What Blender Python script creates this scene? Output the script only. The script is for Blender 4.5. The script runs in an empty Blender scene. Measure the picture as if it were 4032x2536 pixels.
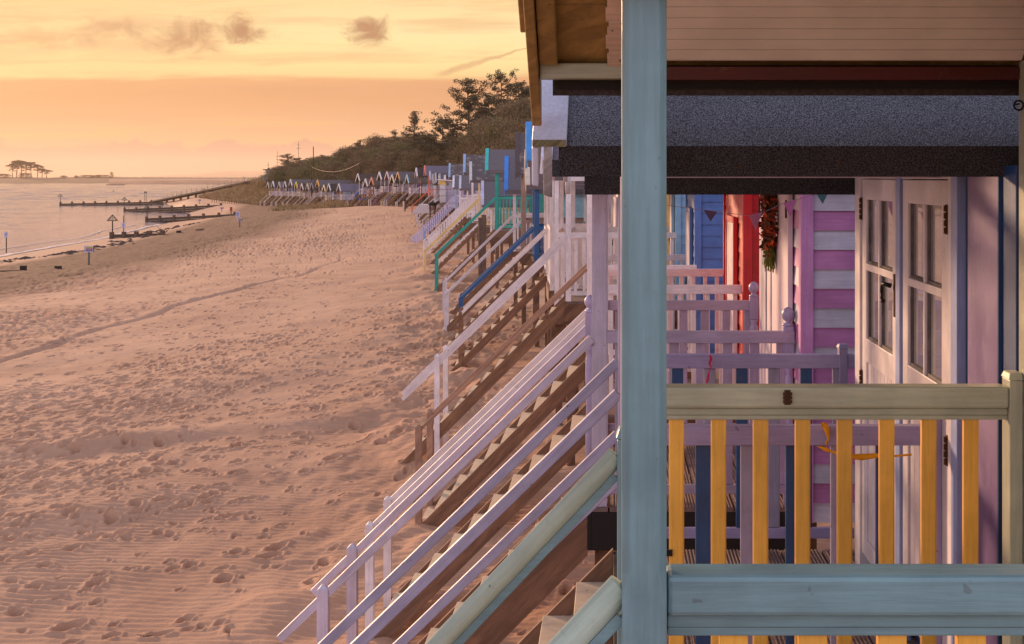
import bpy, math, random
import numpy as np
from mathutils import Vector, Matrix
S = bpy.context.scene
COL = S.collection
R = math.radians
E = 6.2            # eye height above the water, metres
F = 5400.0         # focal length in photo pixels
# ------------------------------------------------------------------ camera
cam = bpy.data.cameras.new('camera'); camo = bpy.data.objects.new('camera', cam); COL.objects.link(camo)
camo.location = (0, 0, E); camo.rotation_euler = (R(90), 0, 0)
cam.sensor_width = 36; cam.lens = 36 * F / 4032; cam.shift_x = (2016 - 2411) / 4032; cam.shift_y = -(1268 - 696) / 4032
cam.clip_start = 0.05; cam.clip_end = 20000
S.camera = camo
S.view_settings.view_transform = 'Standard'; S.view_settings.look = 'None'; S.view_settings.exposure = .32; S.view_settings.gamma = 1
S.cycles.use_denoising = True
S.cycles.max_bounces = 6; S.cycles.diffuse_bounces = 3; S.cycles.glossy_bounces = 3; S.cycles.transmission_bounces = 4
S.cycles.volume_bounces = 0; S.cycles.transparent_max_bounces = 8
try: S.cycles.volume_step_rate = 4
except Exception: pass

def lin(c, k=1.0):
    return tuple((((v / 255) / 12.92) if v / 255 <= 0.04045 else ((v / 255 + 0.055) / 1.055) ** 2.4) * k for v in c[:3]) + (1,)

# ------------------------------------------------------------------ node helper
class G:
    def __init__(s, nt): s.nt = nt; s.n = nt.nodes; s.l = nt.links
    def node(s, t, **k):
        n = s.n.new(t)
        for a, b in k.items(): setattr(n, a, b)
        return n
    def put(s, sock, v):
        if isinstance(v, bpy.types.NodeSocket): s.l.new(v, sock)
        elif v is not None: sock.default_value = v
    def m(s, op, a, b=None, c=None, clamp=False):
        n = s.node('ShaderNodeMath', operation=op, use_clamp=clamp)
        for i, v in enumerate((a, b, c)):
            if v is not None: s.put(n.inputs[i], v)
        return n.outputs[0]
    def rng(s, v, a, b, c=0, d=1, smooth=True):
        n = s.node('ShaderNodeMapRange', interpolation_type='SMOOTHSTEP' if smooth else 'LINEAR')
        s.put(n.inputs[0], v)
        for i, q in enumerate((a, b, c, d)): s.put(n.inputs[i + 1], q)
        return n.outputs[0]
    def xyz(s, x, y, z):
        n = s.node('ShaderNodeCombineXYZ')
        for i, v in enumerate((x, y, z)): s.put(n.inputs[i], v)
        return n.outputs[0]
    def mix(s, f, a, b, mode='MIX'):
        n = s.node('ShaderNodeMix', data_type='RGBA', blend_type=mode)
        s.put(n.inputs[0], f); s.put(n.inputs[6], a); s.put(n.inputs[7], b)
        return n.outputs[2]
    def noise(s, vec, scale, detail=3, rough=.55, dist=0):
        n = s.node('ShaderNodeTexNoise'); s.put(n.inputs['Vector'], vec)
        n.inputs['Scale'].default_value = scale; n.inputs['Detail'].default_value = detail
        n.inputs['Roughness'].default_value = rough; n.inputs['Distortion'].default_value = dist
        return n.outputs['Fac']
    def ramp(s, f, pts, interp='LINEAR'):
        n = s.node('ShaderNodeValToRGB'); r = n.color_ramp; r.interpolation = interp
        while len(r.elements) > 1: r.elements.remove(r.elements[0])
        r.elements[0].position = pts[0][0]; r.elements[0].color = pts[0][1]
        for p, c in pts[1:]:
            e = r.elements.new(p); e.color = c
        s.put(n.inputs[0], f); return n.outputs[0]

# ------------------------------------------------------------------ sky
SUN_AZ, SUN_EL = -36.0, 11.0      # degrees left of +Y, above the horizon
W = bpy.data.worlds.new('World'); S.world = W; W.use_nodes = True
g = G(W.node_tree); g.n.clear()
tc = g.node('ShaderNodeTexCoord'); sp = g.node('ShaderNodeSeparateXYZ'); g.l.new(tc.outputs['Generated'], sp.inputs[0])
X, Y, Z = sp.outputs
h = g.m('SQRT', g.m('ADD', g.m('MULTIPLY', X, X), g.m('MULTIPLY', Y, Y)))
den = g.m('MAXIMUM', Y, g.m('MULTIPLY', h, 0.8)); den = g.m('MAXIMUM', den, .001)
u = g.m('DIVIDE', X, den); v = g.m('DIVIDE', Z, den)
P2 = lambda su, sv, o=0: g.xyz(g.m('MULTIPLY', u, su), g.m('MULTIPLY', v, sv), o)
wav = g.m('ADD', g.m('MULTIPLY', g.m('SUBTRACT', g.noise(P2(5, 5), 1, 3), .5), .009), g.m('MULTIPLY', g.m('SUBTRACT', g.noise(P2(14, 160, 6.1), 1, 5, .6, .4), .5), .008))
vv = g.m('ADD', v, wav)
V = lambda y: (696 - y) / F / .16
low = g.ramp(g.m('DIVIDE', vv, .16), [(0, lin((232, 178, 150))), (V(640), lin((234, 178, 142))), (V(560), lin((236, 176, 130))), (V(500), lin((244, 180, 124))),
    (V(400), lin((240, 168, 108))), (V(314), lin((238, 170, 110))), (V(294), lin((255, 218, 142))), (V(230), lin((255, 230, 156))),
    (V(120), lin((255, 232, 166))), (V(20), lin((254, 222, 156))), (1, lin((246, 212, 155)))])
# left side of the view is more orange
lf = g.m('MULTIPLY', g.rng(u, -.12, -.46), g.rng(v, .07, .085))
low = g.mix(g.m('MULTIPLY', lf, .55), low, lin((244, 190, 124)))
# streaks
st = g.noise(P2(7, 85, 3.1), 1, 5, .6, .3)
lowm = g.mix(g.m('MULTIPLY', g.rng(st, .46, .70), .42), low, lin((224, 152, 102)))
st2 = g.noise(P2(4, 120, 8.7), 1, 3, .5)
lowm = g.mix(g.m('MULTIPLY', g.m('MULTIPLY', g.rng(st2, .56, .66), g.rng(v, .078, .05)), .85), lowm, lin((255, 190, 116)))
# grey veil high on the left
veil = g.m('MULTIPLY', g.m('MULTIPLY', g.rng(g.noise(P2(9, 40, 1.7), 1, 5, .6, .6), .42, .62), g.rng(u, -.17, -.3)), g.m('MULTIPLY', g.rng(v, .08, .1), g.rng(v, .126, .112)))
lowm = g.mix(g.m('MULTIPLY', veil, .6), lowm, lin((222, 164, 118)))
# soft lilac cumulus tops low on the horizon
gl_ = g.m('MULTIPLY', g.rng(v, .034, .026), g.rng(g.noise(P2(9, 150, 4.4), 1, 3), .4, .62)); lowm = g.mix(g.m('MULTIPLY', gl_, .7), lowm, lin((255, 188, 120)))
top = g.m('ADD', .008, g.m('MULTIPLY', g.noise(P2(26, 40, 5.5), 1, 6, .6, .3), .034))
cu = g.m('MULTIPLY', g.rng(g.m('SUBTRACT', top, v), -.0006, .0022), g.rng(v, -.01, .010))
lowm = g.mix(g.m('MULTIPLY', cu, .85), lowm, lin((196, 142, 130)))
top2 = g.m('ADD', .002, g.m('MULTIPLY', g.noise(P2(18, 40, 2.5), 1, 6, .6, .3), .030))
lowm = g.mix(g.m('MULTIPLY', g.rng(g.m('SUBTRACT', top2, v), -.0006, .004), .5), lowm, lin((212, 160, 146)))
# torn little dark clouds
def blob(px, py, sx, sy, k, seed):
    global lowm
    a = g.m('DIVIDE', g.m('SUBTRACT', u, (px - 2411) / F), sx / F); b = g.m('DIVIDE', g.m('SUBTRACT', v, (696 - py) / F), sy / F)
    d = g.m('SQRT', g.m('ADD', g.m('MULTIPLY', a, a), g.m('MULTIPLY', b, b)))
    n = g.noise(P2(38, 52, seed), 1, 7, .62, .7)
    f = g.rng(g.m('ADD', g.m('SUBTRACT', 1, d), g.m('MULTIPLY', g.m('SUBTRACT', n, .5), 3.8)), -.1, 1.15)
    f = g.m('MULTIPLY', f, g.rng(d, 1.7, .8))
    lowm = g.mix(g.m('MULTIPLY', f, k), lowm, lin((172, 116, 78)))
blob(965, 125, 120, 80, .95, 1.0); blob(1460, 118, 105, 60, .95, 4.0); blob(700, 150, 190, 90, .75, 7.0); blob(440, 110, 150, 50, .4, 9.0); blob(180, 150, 260, 50, .3, 12.0)
# ragged vapour trail
tl = g.m('SUBTRACT', v, g.m('ADD', .0943, g.m('MULTIPLY', g.m('ADD', u, .0612), .30)))
tw = g.m('ADD', .0006, g.m('MULTIPLY', g.rng(u, -.06, -.115), .0016))
tr = g.m('MULTIPLY', g.rng(g.m('DIVIDE', g.m('ABSOLUTE', g.m('ADD', tl, g.m('MULTIPLY', g.m('SUBTRACT', g.noise(P2(80, 80, 2), 1, 4), .5), .004))), tw), 1.6, .3), g.rng(u, -.134, -.118))
tr = g.m('MULTIPLY', tr, g.rng(u, -.045, -.058))
lowm = g.mix(g.m('MULTIPLY', tr, .6), lowm, lin((205, 145, 98)))
# the rest of the dome: warm west, lilac east, pale overhead
el = g.m('DIVIDE', Z, g.m('MAXIMUM', h, .001))
warm = g.rng(g.m('ADD', g.m('MULTIPLY', X, math.sin(R(SUN_AZ))), g.m('MULTIPLY', Y, math.cos(R(SUN_AZ)))), -.25, .75)
east = g.ramp(g.m('MULTIPLY', el, .6), [(0, lin((224, 198, 198), 1.55)), (.15, lin((206, 202, 218), 1.7)), (.6, lin((180, 190, 216), 1.0)), (1, lin((168, 178, 204), .9))])
west = g.ramp(g.m('MULTIPLY', el, .6), [(0, lin((240, 200, 165))), (.09, lin((230, 184, 160))), (.2, lin((196, 164, 168))), (.5, lin((148, 146, 170), .9)), (1, lin((150, 158, 188), .85))])
dome = g.mix(warm, east, west)
front = g.m('MULTIPLY', g.rng(el, .18, .132), g.rng(Y, .35, .75))
lowm = g.mix(1.0, lowm, g.mix(g.rng(v, .085, .06), (.80, .80, .82, 1), (.645, .64, .70, 1)), 'MULTIPLY')
sky = g.mix(front, dome, lowm)
sky = g.mix(g.rng(Z, 0, -.02), sky, lin((150, 112, 100)))
nis = g.node('ShaderNodeTexSky', sky_type='NISHITA'); nis.sun_disc = False; nis.sun_elevation = R(SUN_EL); nis.sun_rotation = R(SUN_AZ)
bg1 = g.node('ShaderNodeBackground'); g.put(bg1.inputs[0], sky); bg1.inputs[1].default_value = 1.0
bg2 = g.node('ShaderNodeBackground'); g.put(bg2.inputs[0], nis.outputs[0]); bg2.inputs[1].default_value = .004
ad = g.node('ShaderNodeAddShader'); g.l.new(bg1.outputs[0], ad.inputs[0]); g.l.new(bg2.outputs[0], ad.inputs[1])
ow = g.node('ShaderNodeOutputWorld'); g.l.new(ad.outputs[0], ow.inputs[0])

sl = bpy.data.lights.new('sun', 'SUN'); sl.energy = 3.7; sl.angle = R(5); sl.color = (1, .62, .36)
so = bpy.data.objects.new('sun', sl); COL.objects.link(so)
d = Vector((math.sin(R(SUN_AZ)) * math.cos(R(SUN_EL)), math.cos(R(SUN_AZ)) * math.cos(R(SUN_EL)), math.sin(R(SUN_EL))))
so.rotation_euler = d.to_track_quat('Z', 'Y').to_euler()

# ------------------------------------------------------------------ materials
MATS = {}; MATS_AX = {}
def newmat(name):
    m = bpy.data.materials.new(name); m.use_nodes = True; q = G(m.node_tree)
    b = [n for n in q.n if n.type == 'BSDF_PRINCIPLED'][0]
    t = q.node('ShaderNodeTexCoord')
    return m, q, b, t.outputs['Object']
def bump(q, b, hgt, strength, dist):
    n = q.node('ShaderNodeBump'); n.inputs['Strength'].default_value = strength; n.inputs['Distance'].default_value = dist
    q.put(n.inputs['Height'], hgt); q.l.new(n.outputs[0], b.inputs['Normal'])
PP = {}
def stretch(q, oc, axis, k_):
    if axis == 'd':
        r_ = q.node('ShaderNodeMapping'); r_.inputs['Rotation'].default_value = (0, R(45), 0); q.l.new(oc, r_.inputs[0]); oc = r_.outputs[0]
    s = q.node('ShaderNodeMapping'); s.inputs['Scale'].default_value = {'z': (1, 1, k_), 'x': (k_, 1, 1), 'd': (k_, 1, 1), 'y': (1, k_, 1)}[axis]; q.l.new(oc, s.inputs[0]); return s
def paint(c, wear=.12, rough=.42, axis='z'):
    k = ('p', c, wear, rough, axis); grain = 1.0
    if k in MATS: return MATS[k]
    m, q, b, oc = newmat('paint'); base = lin(c)
    n1 = q.noise(oc, 3.2, 4, .6); n2 = q.noise(oc, 38, 3, .6); sp = q.noise(oc, 26, 2, .5)
    col = q.mix(q.rng(n1, .3, .75), tuple(v * .82 for v in base[:3]) + (1,), tuple(min(1, v * 1.08) for v in base[:3]) + (1,))
    col = q.mix(q.m('MULTIPLY', q.rng(n2, .58, .78), wear), col, lin((92, 78, 60)))
    col = q.mix(q.m('MULTIPLY', q.rng(sp, .725, .76), min(1, wear * 5)), col, lin((70, 52, 36)))
    s = stretch(q, oc, axis, .06)
    br = q.noise(s.outputs[0], 70, 4, .65); inf = q.node('ShaderNodeObjectInfo')
    val = q.m('MULTIPLY', q.rng(br, .3, .7, .88, 1.06), q.rng(inf.outputs['Random'], 0, 1, .9, 1.05))
    hv = q.node('ShaderNodeHueSaturation'); q.put(hv.inputs['Value'], val); q.put(hv.inputs['Color'], col); col = hv.outputs[0]
    gr_ = q.noise(oc, 7, 6, .75); col = q.mix(q.m('MULTIPLY', q.rng(gr_, .60, .74), min(.6, wear * 3)), col, lin((120, 108, 92)))
    q.put(b.inputs['Base Color'], col)
    q.put(b.inputs['Roughness'], q.rng(n1, .3, .8, rough - .08, rough + .12))
    bump(q, b, q.m('ADD', q.noise(s.outputs[0], 160, 2), q.m('MULTIPLY', n2, .8)), .22 * grain, .004)
    MATS[k] = m; PP[m.name] = (c, wear, rough); return m
def wood(c, dark=.45, rough=.8):
    k = ('w', c, dark)
    if k in MATS: return MATS[k]
    m, q, b, oc = newmat('timber'); base = lin(c)
    s = stretch(q, oc, 'd', .13)
    n1 = q.noise(s.outputs[0], 14, 5, .7, .6); n2 = q.noise(oc, 2.2, 4); n3 = q.noise(oc, 9, 2)
    dk = tuple(v * dark for v in base[:3]) + (1,)
    col = q.mix(q.rng(n1, .35, .68), dk, base); col = q.mix(q.m('MULTIPLY', q.rng(n2, .42, .7), .45), col, dk)
    col = q.mix(q.rng(n3, .70, .74), col, tuple(v * .25 for v in base[:3]) + (1,))
    q.put(b.inputs['Base Color'], col); b.inputs['Roughness'].default_value = rough
    bump(q, b, n1, .5, .006); MATS[k] = m; return m
def felt(c, scale=330, lo=.25, moss=.0, hi=2.6):
    k = ('f', c, scale, moss)
    if k in MATS: return MATS[k]
    m, q, b, oc = newmat('roofing_felt'); base = lin(c)
    n = q.noise(oc, scale, 2, .7); n2 = q.noise(oc, 5, 5, .7)
    col = q.mix(q.rng(n, .36, .7), tuple(v * lo for v in base[:3]) + (1,), tuple(min(1, v * hi) for v in base[:3]) + (1,))
    col = q.mix(q.m('MULTIPLY', q.rng(n2, .5, .8), .35), col, tuple(v * .5 for v in base[:3]) + (1,))
    if moss: col = q.mix(q.m('MULTIPLY', q.rng(q.noise(oc, 3, 6, .75), .52, .62), moss), col, lin((168, 150, 138)))
    q.put(b.inputs['Base Color'], col); b.inputs['Roughness'].default_value = .85
    bump(q, b, n, .6, .004); MATS[k] = m; return m
def plain(name, c, rough=.6, metal=0, emit=None):
    k = ('s', name, c)
    if k in MATS: return MATS[k]
    m, q, b, oc = newmat(name); n = q.noise(oc, 12, 3)
    base = lin(c); q.put(b.inputs['Base Color'], q.mix(q.rng(n, .3, .7), tuple(v * .8 for v in base[:3]) + (1,), base))
    b.inputs['Roughness'].default_value = rough; b.inputs['Metallic'].default_value = metal
    MATS[k] = m; return m
def beadboard(c, pitch, axis):
    k = ('b', c, pitch, axis)
    if k in MATS: return MATS[k]
    m, q, b, oc = newmat('beaded_board'); base = lin(c)
    s = q.node('ShaderNodeSeparateXYZ'); q.l.new(oc, s.inputs[0])
    t = q.m('FRACT', q.m('DIVIDE', s.outputs[axis], pitch)); gr = q.rng(q.m('ABSOLUTE', q.m('SUBTRACT', t, .5)), .44, .5)
    n = q.noise(oc, 4, 4)
    col = q.mix(q.rng(n, .3, .75), tuple(v * .85 for v in base[:3]) + (1,), base)
    col = q.mix(q.m('MULTIPLY', gr, .32), col, tuple(v * .35 for v in base[:3]) + (1,))
    q.put(b.inputs['Base Color'], col); b.inputs['Roughness'].default_value = .5
    bump(q, b, q.m('SUBTRACT', 1, gr), .6, .004); MATS[k] = m; return m
def glassmat():
    if 'glass' in MATS: return MATS['glass']
    m, q, b, oc = newmat('window_glass'); b.inputs['Base Color'].default_value = (.5, .48, .5, 1); b.inputs['Metallic'].default_value = .55
    b.inputs['Roughness'].default_value = .03; b.inputs['IOR'].default_value = 2.3; b.inputs['Specular IOR Level'].default_value = .9
    bump(q, b, q.noise(oc, 3, 2), .05, .01); MATS['glass'] = m; return m

# ------------------------------------------------------------------ mesh builder
class MB:
    def __init__(s): s.v = []; s.f = []; s.mi = []; s.cur = 0
    def add(s, vs, fs, mi=None):
        o = len(s.v); s.v += [tuple(p) for p in vs]; s.f += [tuple(i + o for i in f) for f in fs]
        s.mi += [s.cur if mi is None else mi] * len(fs); return s
    def box(s, a, b, mi=None):
        x0, y0, z0 = (min(a[i], b[i]) for i in range(3)); x1, y1, z1 = (max(a[i], b[i]) for i in range(3))
        return s.hexa([(x0, y0, z0), (x1, y0, z0), (x1, y1, z0), (x0, y1, z0), (x0, y0, z1), (x1, y0, z1), (x1, y1, z1), (x0, y1, z1)], mi)
    def hexa(s, p, mi=None):
        return s.add(p, [(0, 3, 2, 1), (4, 5, 6, 7), (0, 1, 5, 4), (1, 2, 6, 5), (2, 3, 7, 6), (3, 0, 4, 7)], mi)
    def beam(s, p, q, w, h, mi=None, side=None):
        p = Vector(p); q = Vector(q); d = (q - p).normalized()
        sd = Vector(side) if side else d.cross(Vector((0, 0, 1)))
        if sd.length < 1e-4: sd = Vector((1, 0, 0))
        sd.normalize(); up = sd.cross(d).normalized(); a = sd * (w / 2); b = up * (h / 2)
        return s.hexa([p - a - b, p + a - b, q + a - b, q - a - b, p - a + b, p + a + b, q + a + b, q - a + b], mi)
    def tube(s, pts, rs, n=8, mi=None, cap=True):
        pts = [Vector(p) for p in pts]; rs = rs if isinstance(rs, (list, tuple)) else [rs] * len(pts); vs = []; fs = []
        for i, p in enumerate(pts):
            d = (pts[min(i + 1, len(pts) - 1)] - pts[max(i - 1, 0)]).normalized()
            a = d.cross(Vector((0, 0, 1)));  a = Vector((1, 0, 0)) if a.length < .05 else a.normalized(); b = d.cross(a)
            vs += [p + (a * math.cos(k * 2 * math.pi / n) + b * math.sin(k * 2 * math.pi / n)) * rs[i] for k in range(n)]
        for i in range(len(pts) - 1):
            for k in range(n): fs.append((i * n + k, i * n + (k + 1) % n, (i + 1) * n + (k + 1) % n, (i + 1) * n + k))
        if cap: fs.append(tuple(range(n))[::-1]); fs.append(tuple((len(pts) - 1) * n + k for k in range(n)))
        return s.add(vs, fs, mi)
    def lathe(s, x, y, prof, n=14, mi=None):   # prof: (z, r)
        return s.tube([(x, y, z) for z, r in prof], [r for z, r in prof], n, mi)
    def build(s, name, mat, parent=None, off=(0, 0, 0), bev=0, smooth=False, **tagk):
        ax = {'handrail': 'd'}.get(name) or ('x' if name in ('side_rail', 'bottom_rail', 'moulding', 'eaves_plate', 'wall', 'eaves_board', 'tie_beam', 'ceiling_edge', 'roof') else None)
        if ax:
            orient = lambda mm: paint(*PP[mm.name], axis=ax) if mm.name in PP and not MATS_AX.get(mm.name) else mm
            mat = [orient(mm) for mm in mat] if isinstance(mat, (list, tuple)) else orient(mat)
        me = bpy.data.meshes.new(name)
        me.from_pydata([(a + off[0], b + off[1], c + off[2]) for a, b, c in s.v], [], s.f)
        for mm in (mat if isinstance(mat, (list, tuple)) else [mat]): me.materials.append(mm)
        if any(s.mi): me.polygons.foreach_set('material_index', s.mi)
        if smooth: me.polygons.foreach_set('use_smooth', [True] * len(s.f))
        o = bpy.data.objects.new(name, me); COL.objects.link(o)
        if parent: o.parent = parent
        if bev:
            md = o.modifiers.new('bevel', 'BEVEL'); md.width = bev; md.segments = 2; md.limit_method = 'ANGLE'; md.angle_limit = R(40)
        tag(o, **tagk); return o
def tag(o, label=None, cat=None, group=None, kind=None):
    if label: o['label'] = label
    if cat: o['category'] = cat
    if group: o['group'] = group
    if kind: o['kind'] = kind
    return o
def empty(name, loc, rz=0, **k):
    o = bpy.data.objects.new(name, None); COL.objects.link(o); o.location = loc; o.rotation_euler = (0, 0, rz); o.empty_display_size = .3
    return tag(o, **k)
def copy_tree(o, parent=None):
    c = o.copy(); COL.objects.link(c); c.parent = parent
    for ch in o.children: copy_tree(ch, c)
    return c
def at(px, py, dist):   # photo pixel at a known distance -> world point
    return Vector(((px - 2411) * dist / F, dist, E - (py - 696) * dist / F))

# ------------------------------------------------------------------ shape of the shore (plan curves, metres)
YW = [-60, 0, 60, 105, 139, 181, 222, 286, 356, 385, 500, 900, 1500]
XW = [-50, -47, -46, -47, -51, -59, -68, -92, -117, -106, -92, -85, -80]
YF = [-60, 0, 14, 21, 28, 34, 41, 48, 58, 63, 75, 93.5, 120, 135, 147.6, 160, 179, 214, 240, 270, 330, 500, 1500]
XF = [-2.3, -2.2, -2.4, -3.1, -3.9, -4.7, -5.6, -6.3, -7.3, -8.4, -10.2, -13.1, -17.6, -20.6, -23.8, -29.6, -38.5, -55, -67, -82, -94, -76, -60]
ZF = [1.75] * 12 + [2.4, 2.85, 3.0, 2.76, 1.95, 1.6, 1.7, 2, 2, 1.6, 1.5]
def xw(y): return np.interp(y, YW, XW)
def xf(y): return np.interp(y, YF, XF)
def zf(y): return np.interp(y, YF, ZF)
def xpost(y): return float(xf(y)) + 2.25
def tangent(y):
    d = 6.0 if y > 30 else 12.0
    return math.atan2(float(xf(y - d) - xf(y + d)), 2 * d)
def ground(x, y):
    x = np.asarray(x, float); y = np.asarray(y, float)
    w_, f_, zz = xw(y), xf(y), zf(y)
    t = np.clip((x - w_) / (f_ - w_), -3, 1)
    prof = np.where(t < 0, t * 2.2, np.interp(t, [0, .12, .3, .6, 1], [0, .17, .42, .78, 1]))
    z = prof * zz
    inl = x - f_
    z = z + np.where(inl > 0, np.interp(inl, [0, 6, 11, 20, 45], [0, .25, 1.2, 3.2, 4.8]) * np.interp(y, [60, 110, 200, 225], [.4, 1, 1, 1]), 0)
    # bare grassy dune at the far end
    z = z + np.interp(y, [214, 228, 262, 285], [0, 1, 1, 0]) * np.interp(inl, [1, 5, 12, 22], [0, 1.1, 2.6, 1.5])
    return z
def gz(x, y): return float(ground(x, y))
def on_sand(px, py):   # where the sight line through a photo pixel meets the beach
    Zz = 8.0
    while Zz < 700:
        if E - (py - 696) * Zz / F <= gz((px - 2411) * Zz / F, Zz): break
        Zz += .5
    return Zz

# ------------------------------------------------------------------ ground sheet
rs = np.random.RandomState(7)
def hash2(ix, iy, k):
    n = (ix.astype(np.int64) * 374761393 + iy.astype(np.int64) * 668265263 + k * 974634777) & 0xffffffff
    n = ((n ^ (n >> 13)) * 1274126177) & 0xffffffff
    return ((n ^ (n >> 16)) & 0xffff) / 65535.0
def vnoise(x, y, k=0):
    ix = np.floor(x); iy = np.floor(y); fx = x - ix; fy = y - iy; fx = fx * fx * (3 - 2 * fx); fy = fy * fy * (3 - 2 * fy)
    a = hash2(ix, iy, k); b = hash2(ix + 1, iy, k); c = hash2(ix, iy + 1, k); d_ = hash2(ix + 1, iy + 1, k)
    return (a * (1 - fx) + b * fx) * (1 - fy) + (c * (1 - fx) + d_ * fx) * fy
def fbm(x, y, k=0, o=4):
    s = 0; a = .5
    for i in range(o): s = s + a * vnoise(x * 2 ** i, y * 2 ** i, k + i); a *= .5
    return s
def dents(x, y, cell, k, prob):
    ix = np.floor(x / cell); iy = np.floor(y / cell); out = np.zeros_like(x)
    for dx in (-1, 0, 1):
        for dy in (-1, 0, 1):
            cx = ix + dx; cy = iy + dy
            px = (cx + hash2(cx, cy, k)) * cell; py = (cy + hash2(cx, cy, k + 1)) * cell
            on = hash2(cx, cy, k + 2) < prob; ang = -1.0 + hash2(cx, cy, k + 3) * 1.6; sz = .036 + .062 * hash2(cx, cy, k + 4) ** 2
            ax = (x - px) * np.cos(ang) + (y - py) * np.sin(ang); ay = -(x - px) * np.sin(ang) + (y - py) * np.cos(ang)
            r = np.sqrt((ax / (sz * .62)) ** 2 + (ay / (sz * 1.25)) ** 2)
            out += np.where(on, -np.exp(-(r * .9) ** 2) * sz * .9 + .18 * sz * np.exp(-((r - 1.9) * 1.6) ** 2), 0)
    return out
def make_ground():
    ys = list(np.linspace(-60, 6, 12)); y = 7.0
    while y < 500:
        ys.append(y); y += (.0019 if y < 32 else .0029 if y < 62 else .0075) * (y + 3)
    ys = np.array(ys)
    us = np.concatenate([-np.geomspace(4, .56, 26), np.linspace(-.55, -.30, 170)[:-1], np.linspace(-.30, .02, 520)[:-1], np.linspace(.02, .3, 60)[:-1], np.geomspace(.3, 4, 22)])
    U, Yg = np.meshgrid(us, ys); Xg = U * (np.maximum(Yg, 7) + 5)
    Z0 = ground(Xg, Yg)
    w_ = xw(Yg); d = Xg - w_; f_ = xf(Yg); inl = Xg - f_
    dry = np.clip((d - 12) / 9, 0, 1)
    nearf = np.clip(1.35 - Yg / 110, 0, 1)
    # rolling, wind blown surface
    Z0 += dry * ((fbm(Xg * .22, Yg * .12, 3) - .47) * .34 + (fbm(Xg * .9, Yg * .55, 9) - .47) * .10)
    wx = Xg + .9 * fbm(Xg * .35, Yg * .35, 21); wy = Yg + .55 * fbm(Xg * .5, Yg * .3, 31) + .10 * fbm(Xg * 2.2, Yg * 2.2, 37)
    ph = (wy + .10 * wx) / .15
    fr = ph % 1; rip = np.where(fr < .68, fr / .68, (1 - fr) / .32)
    ripm = np.clip((fbm(Xg * .28, Yg * .16, 41) - .33) * 5, .5, 1) * np.clip((Xg + 14) / 6, .35, 1) * np.clip((44 - Yg) / 16, 0, 1)
    Z0 += dry * ripm * .034 * (rip - .5)
    tram = np.clip((fbm(Xg * .16 + 4, Yg * .09, 51) - .40) * 4.5, 0, 1)
    left = np.clip((-1.5 - (Xg - f_ + 2)) / 3.0, 0, 1)
    pr = np.clip(.14 + .95 * tram, 0, .95) * (.25 + .75 * left)
    Z0 += dry * (1.15 * dents(Xg + .1 * fbm(Xg * 5, Yg * 5, 71), Yg, .21, 61, pr) + 1.25 * dents(Xg, Yg + .12 * fbm(Xg * 4, Yg * 4, 72), .48, 77, pr)) * (.8 + .6 * nearf)
    Z0 += dry * tram * left * (fbm(Xg * 3.1, Yg * 2.2, 101) - .47) * .15
    # two scoured banks on the left
    for (bx, by, ln, dp) in ((-8.4, 23.5, 1.7, .13), (-7.0, 18.2, 1.1, .09), (-4.9, 25.2, 1.3, .08)):
        a = (Xg - bx) / ln; b = (Yg - by - (Xg - bx) * .28) / .8
        Z0 += dp * np.exp(-a * a) * (np.tanh(b * 2.2) * np.exp(-b * b * .35)) * (.7 + .6 * fbm(Xg * 1.3, Yg * 1.3, 83))
    # drifts round the stair feet
    m = np.exp(-((inl - .6) / 1.9) ** 2) * np.clip((120 - Yg) / 60, 0, 1)
    Z0 += m * ((fbm(Xg * .8, Yg * .55, 91) - .45) * .75)
    # wheel track
    a = Xg - (-15.3 + .5 * np.sin(Yg * .11) + .12 * np.sin(Yg * .7)); Z0 -= (np.exp(-(a / .13) ** 2) * .07 - np.exp(-((a + .3) / .15) ** 2) * .03) * np.clip((Yg - 22) / 6, 0, 1) * np.clip((80 - Yg) / 12, 0, 1)
    # shingle lumps
    sh = np.clip((d - 6.5) / 2.5, 0, 1) * np.clip((19 + 3 * (fbm(Xg * .1, Yg * .1, 15) - .5) + 4 - d) / 5, 0, 1) * np.clip((250 - Yg) / 30, 0, 1)
    Z0 += sh * (fbm(Xg * 1.6, Yg * 1.2, 17) - .45) * .22
    nr, nc = Xg.shape
    co = np.empty((nr * nc, 3), np.float32); co[:, 0] = Xg.ravel(); co[:, 1] = Yg.ravel(); co[:, 2] = Z0.ravel()
    i = np.arange((nr - 1) * (nc - 1)); r = i // (nc - 1); c = i % (nc - 1); a = r * nc + c
    q = np.stack([a, a + 1, a + nc + 1, a + nc], 1).astype(np.int32)
    me = bpy.data.meshes.new('beach'); me.vertices.add(len(co)); me.vertices.foreach_set('co', co.ravel())
    me.loops.add(q.size); me.loops.foreach_set('vertex_index', q.ravel())
    me.polygons.add(len(q)); me.polygons.foreach_set('loop_start', np.arange(0, q.size, 4, dtype=np.int32)); me.polygons.foreach_set('loop_total', np.full(len(q), 4, np.int32))
    me.polygons.foreach_set('use_smooth', np.ones(len(q), bool)); me.update()
    at_ = me.color_attributes.new('zone', 'FLOAT_COLOR', 'POINT')
    zc = np.ones((nr * nc, 4), np.float32)
    wet = np.clip(1 - (d - 1.5 - 2 * fbm(Xg * .2, Yg * .2, 5)) / 3, 0, 1)
    soil = np.clip((inl - 5) / 5, 0, 1); soil = np.maximum(soil, np.clip((Yg - 222) / 10, 0, 1) * np.clip((inl - .5) / 3, 0, 1))
    zc[:, 0] = sh.ravel(); zc[:, 1] = wet.ravel(); zc[:, 2] = soil.ravel(); at_.data.foreach_set('color', zc.ravel())
    o = bpy.data.objects.new('beach', me); COL.objects.link(o); tag(o, 'wide rippled pink sand beach sloping to the sea', kind='structure')
    m, qn, b, oc = newmat('sand')
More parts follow.
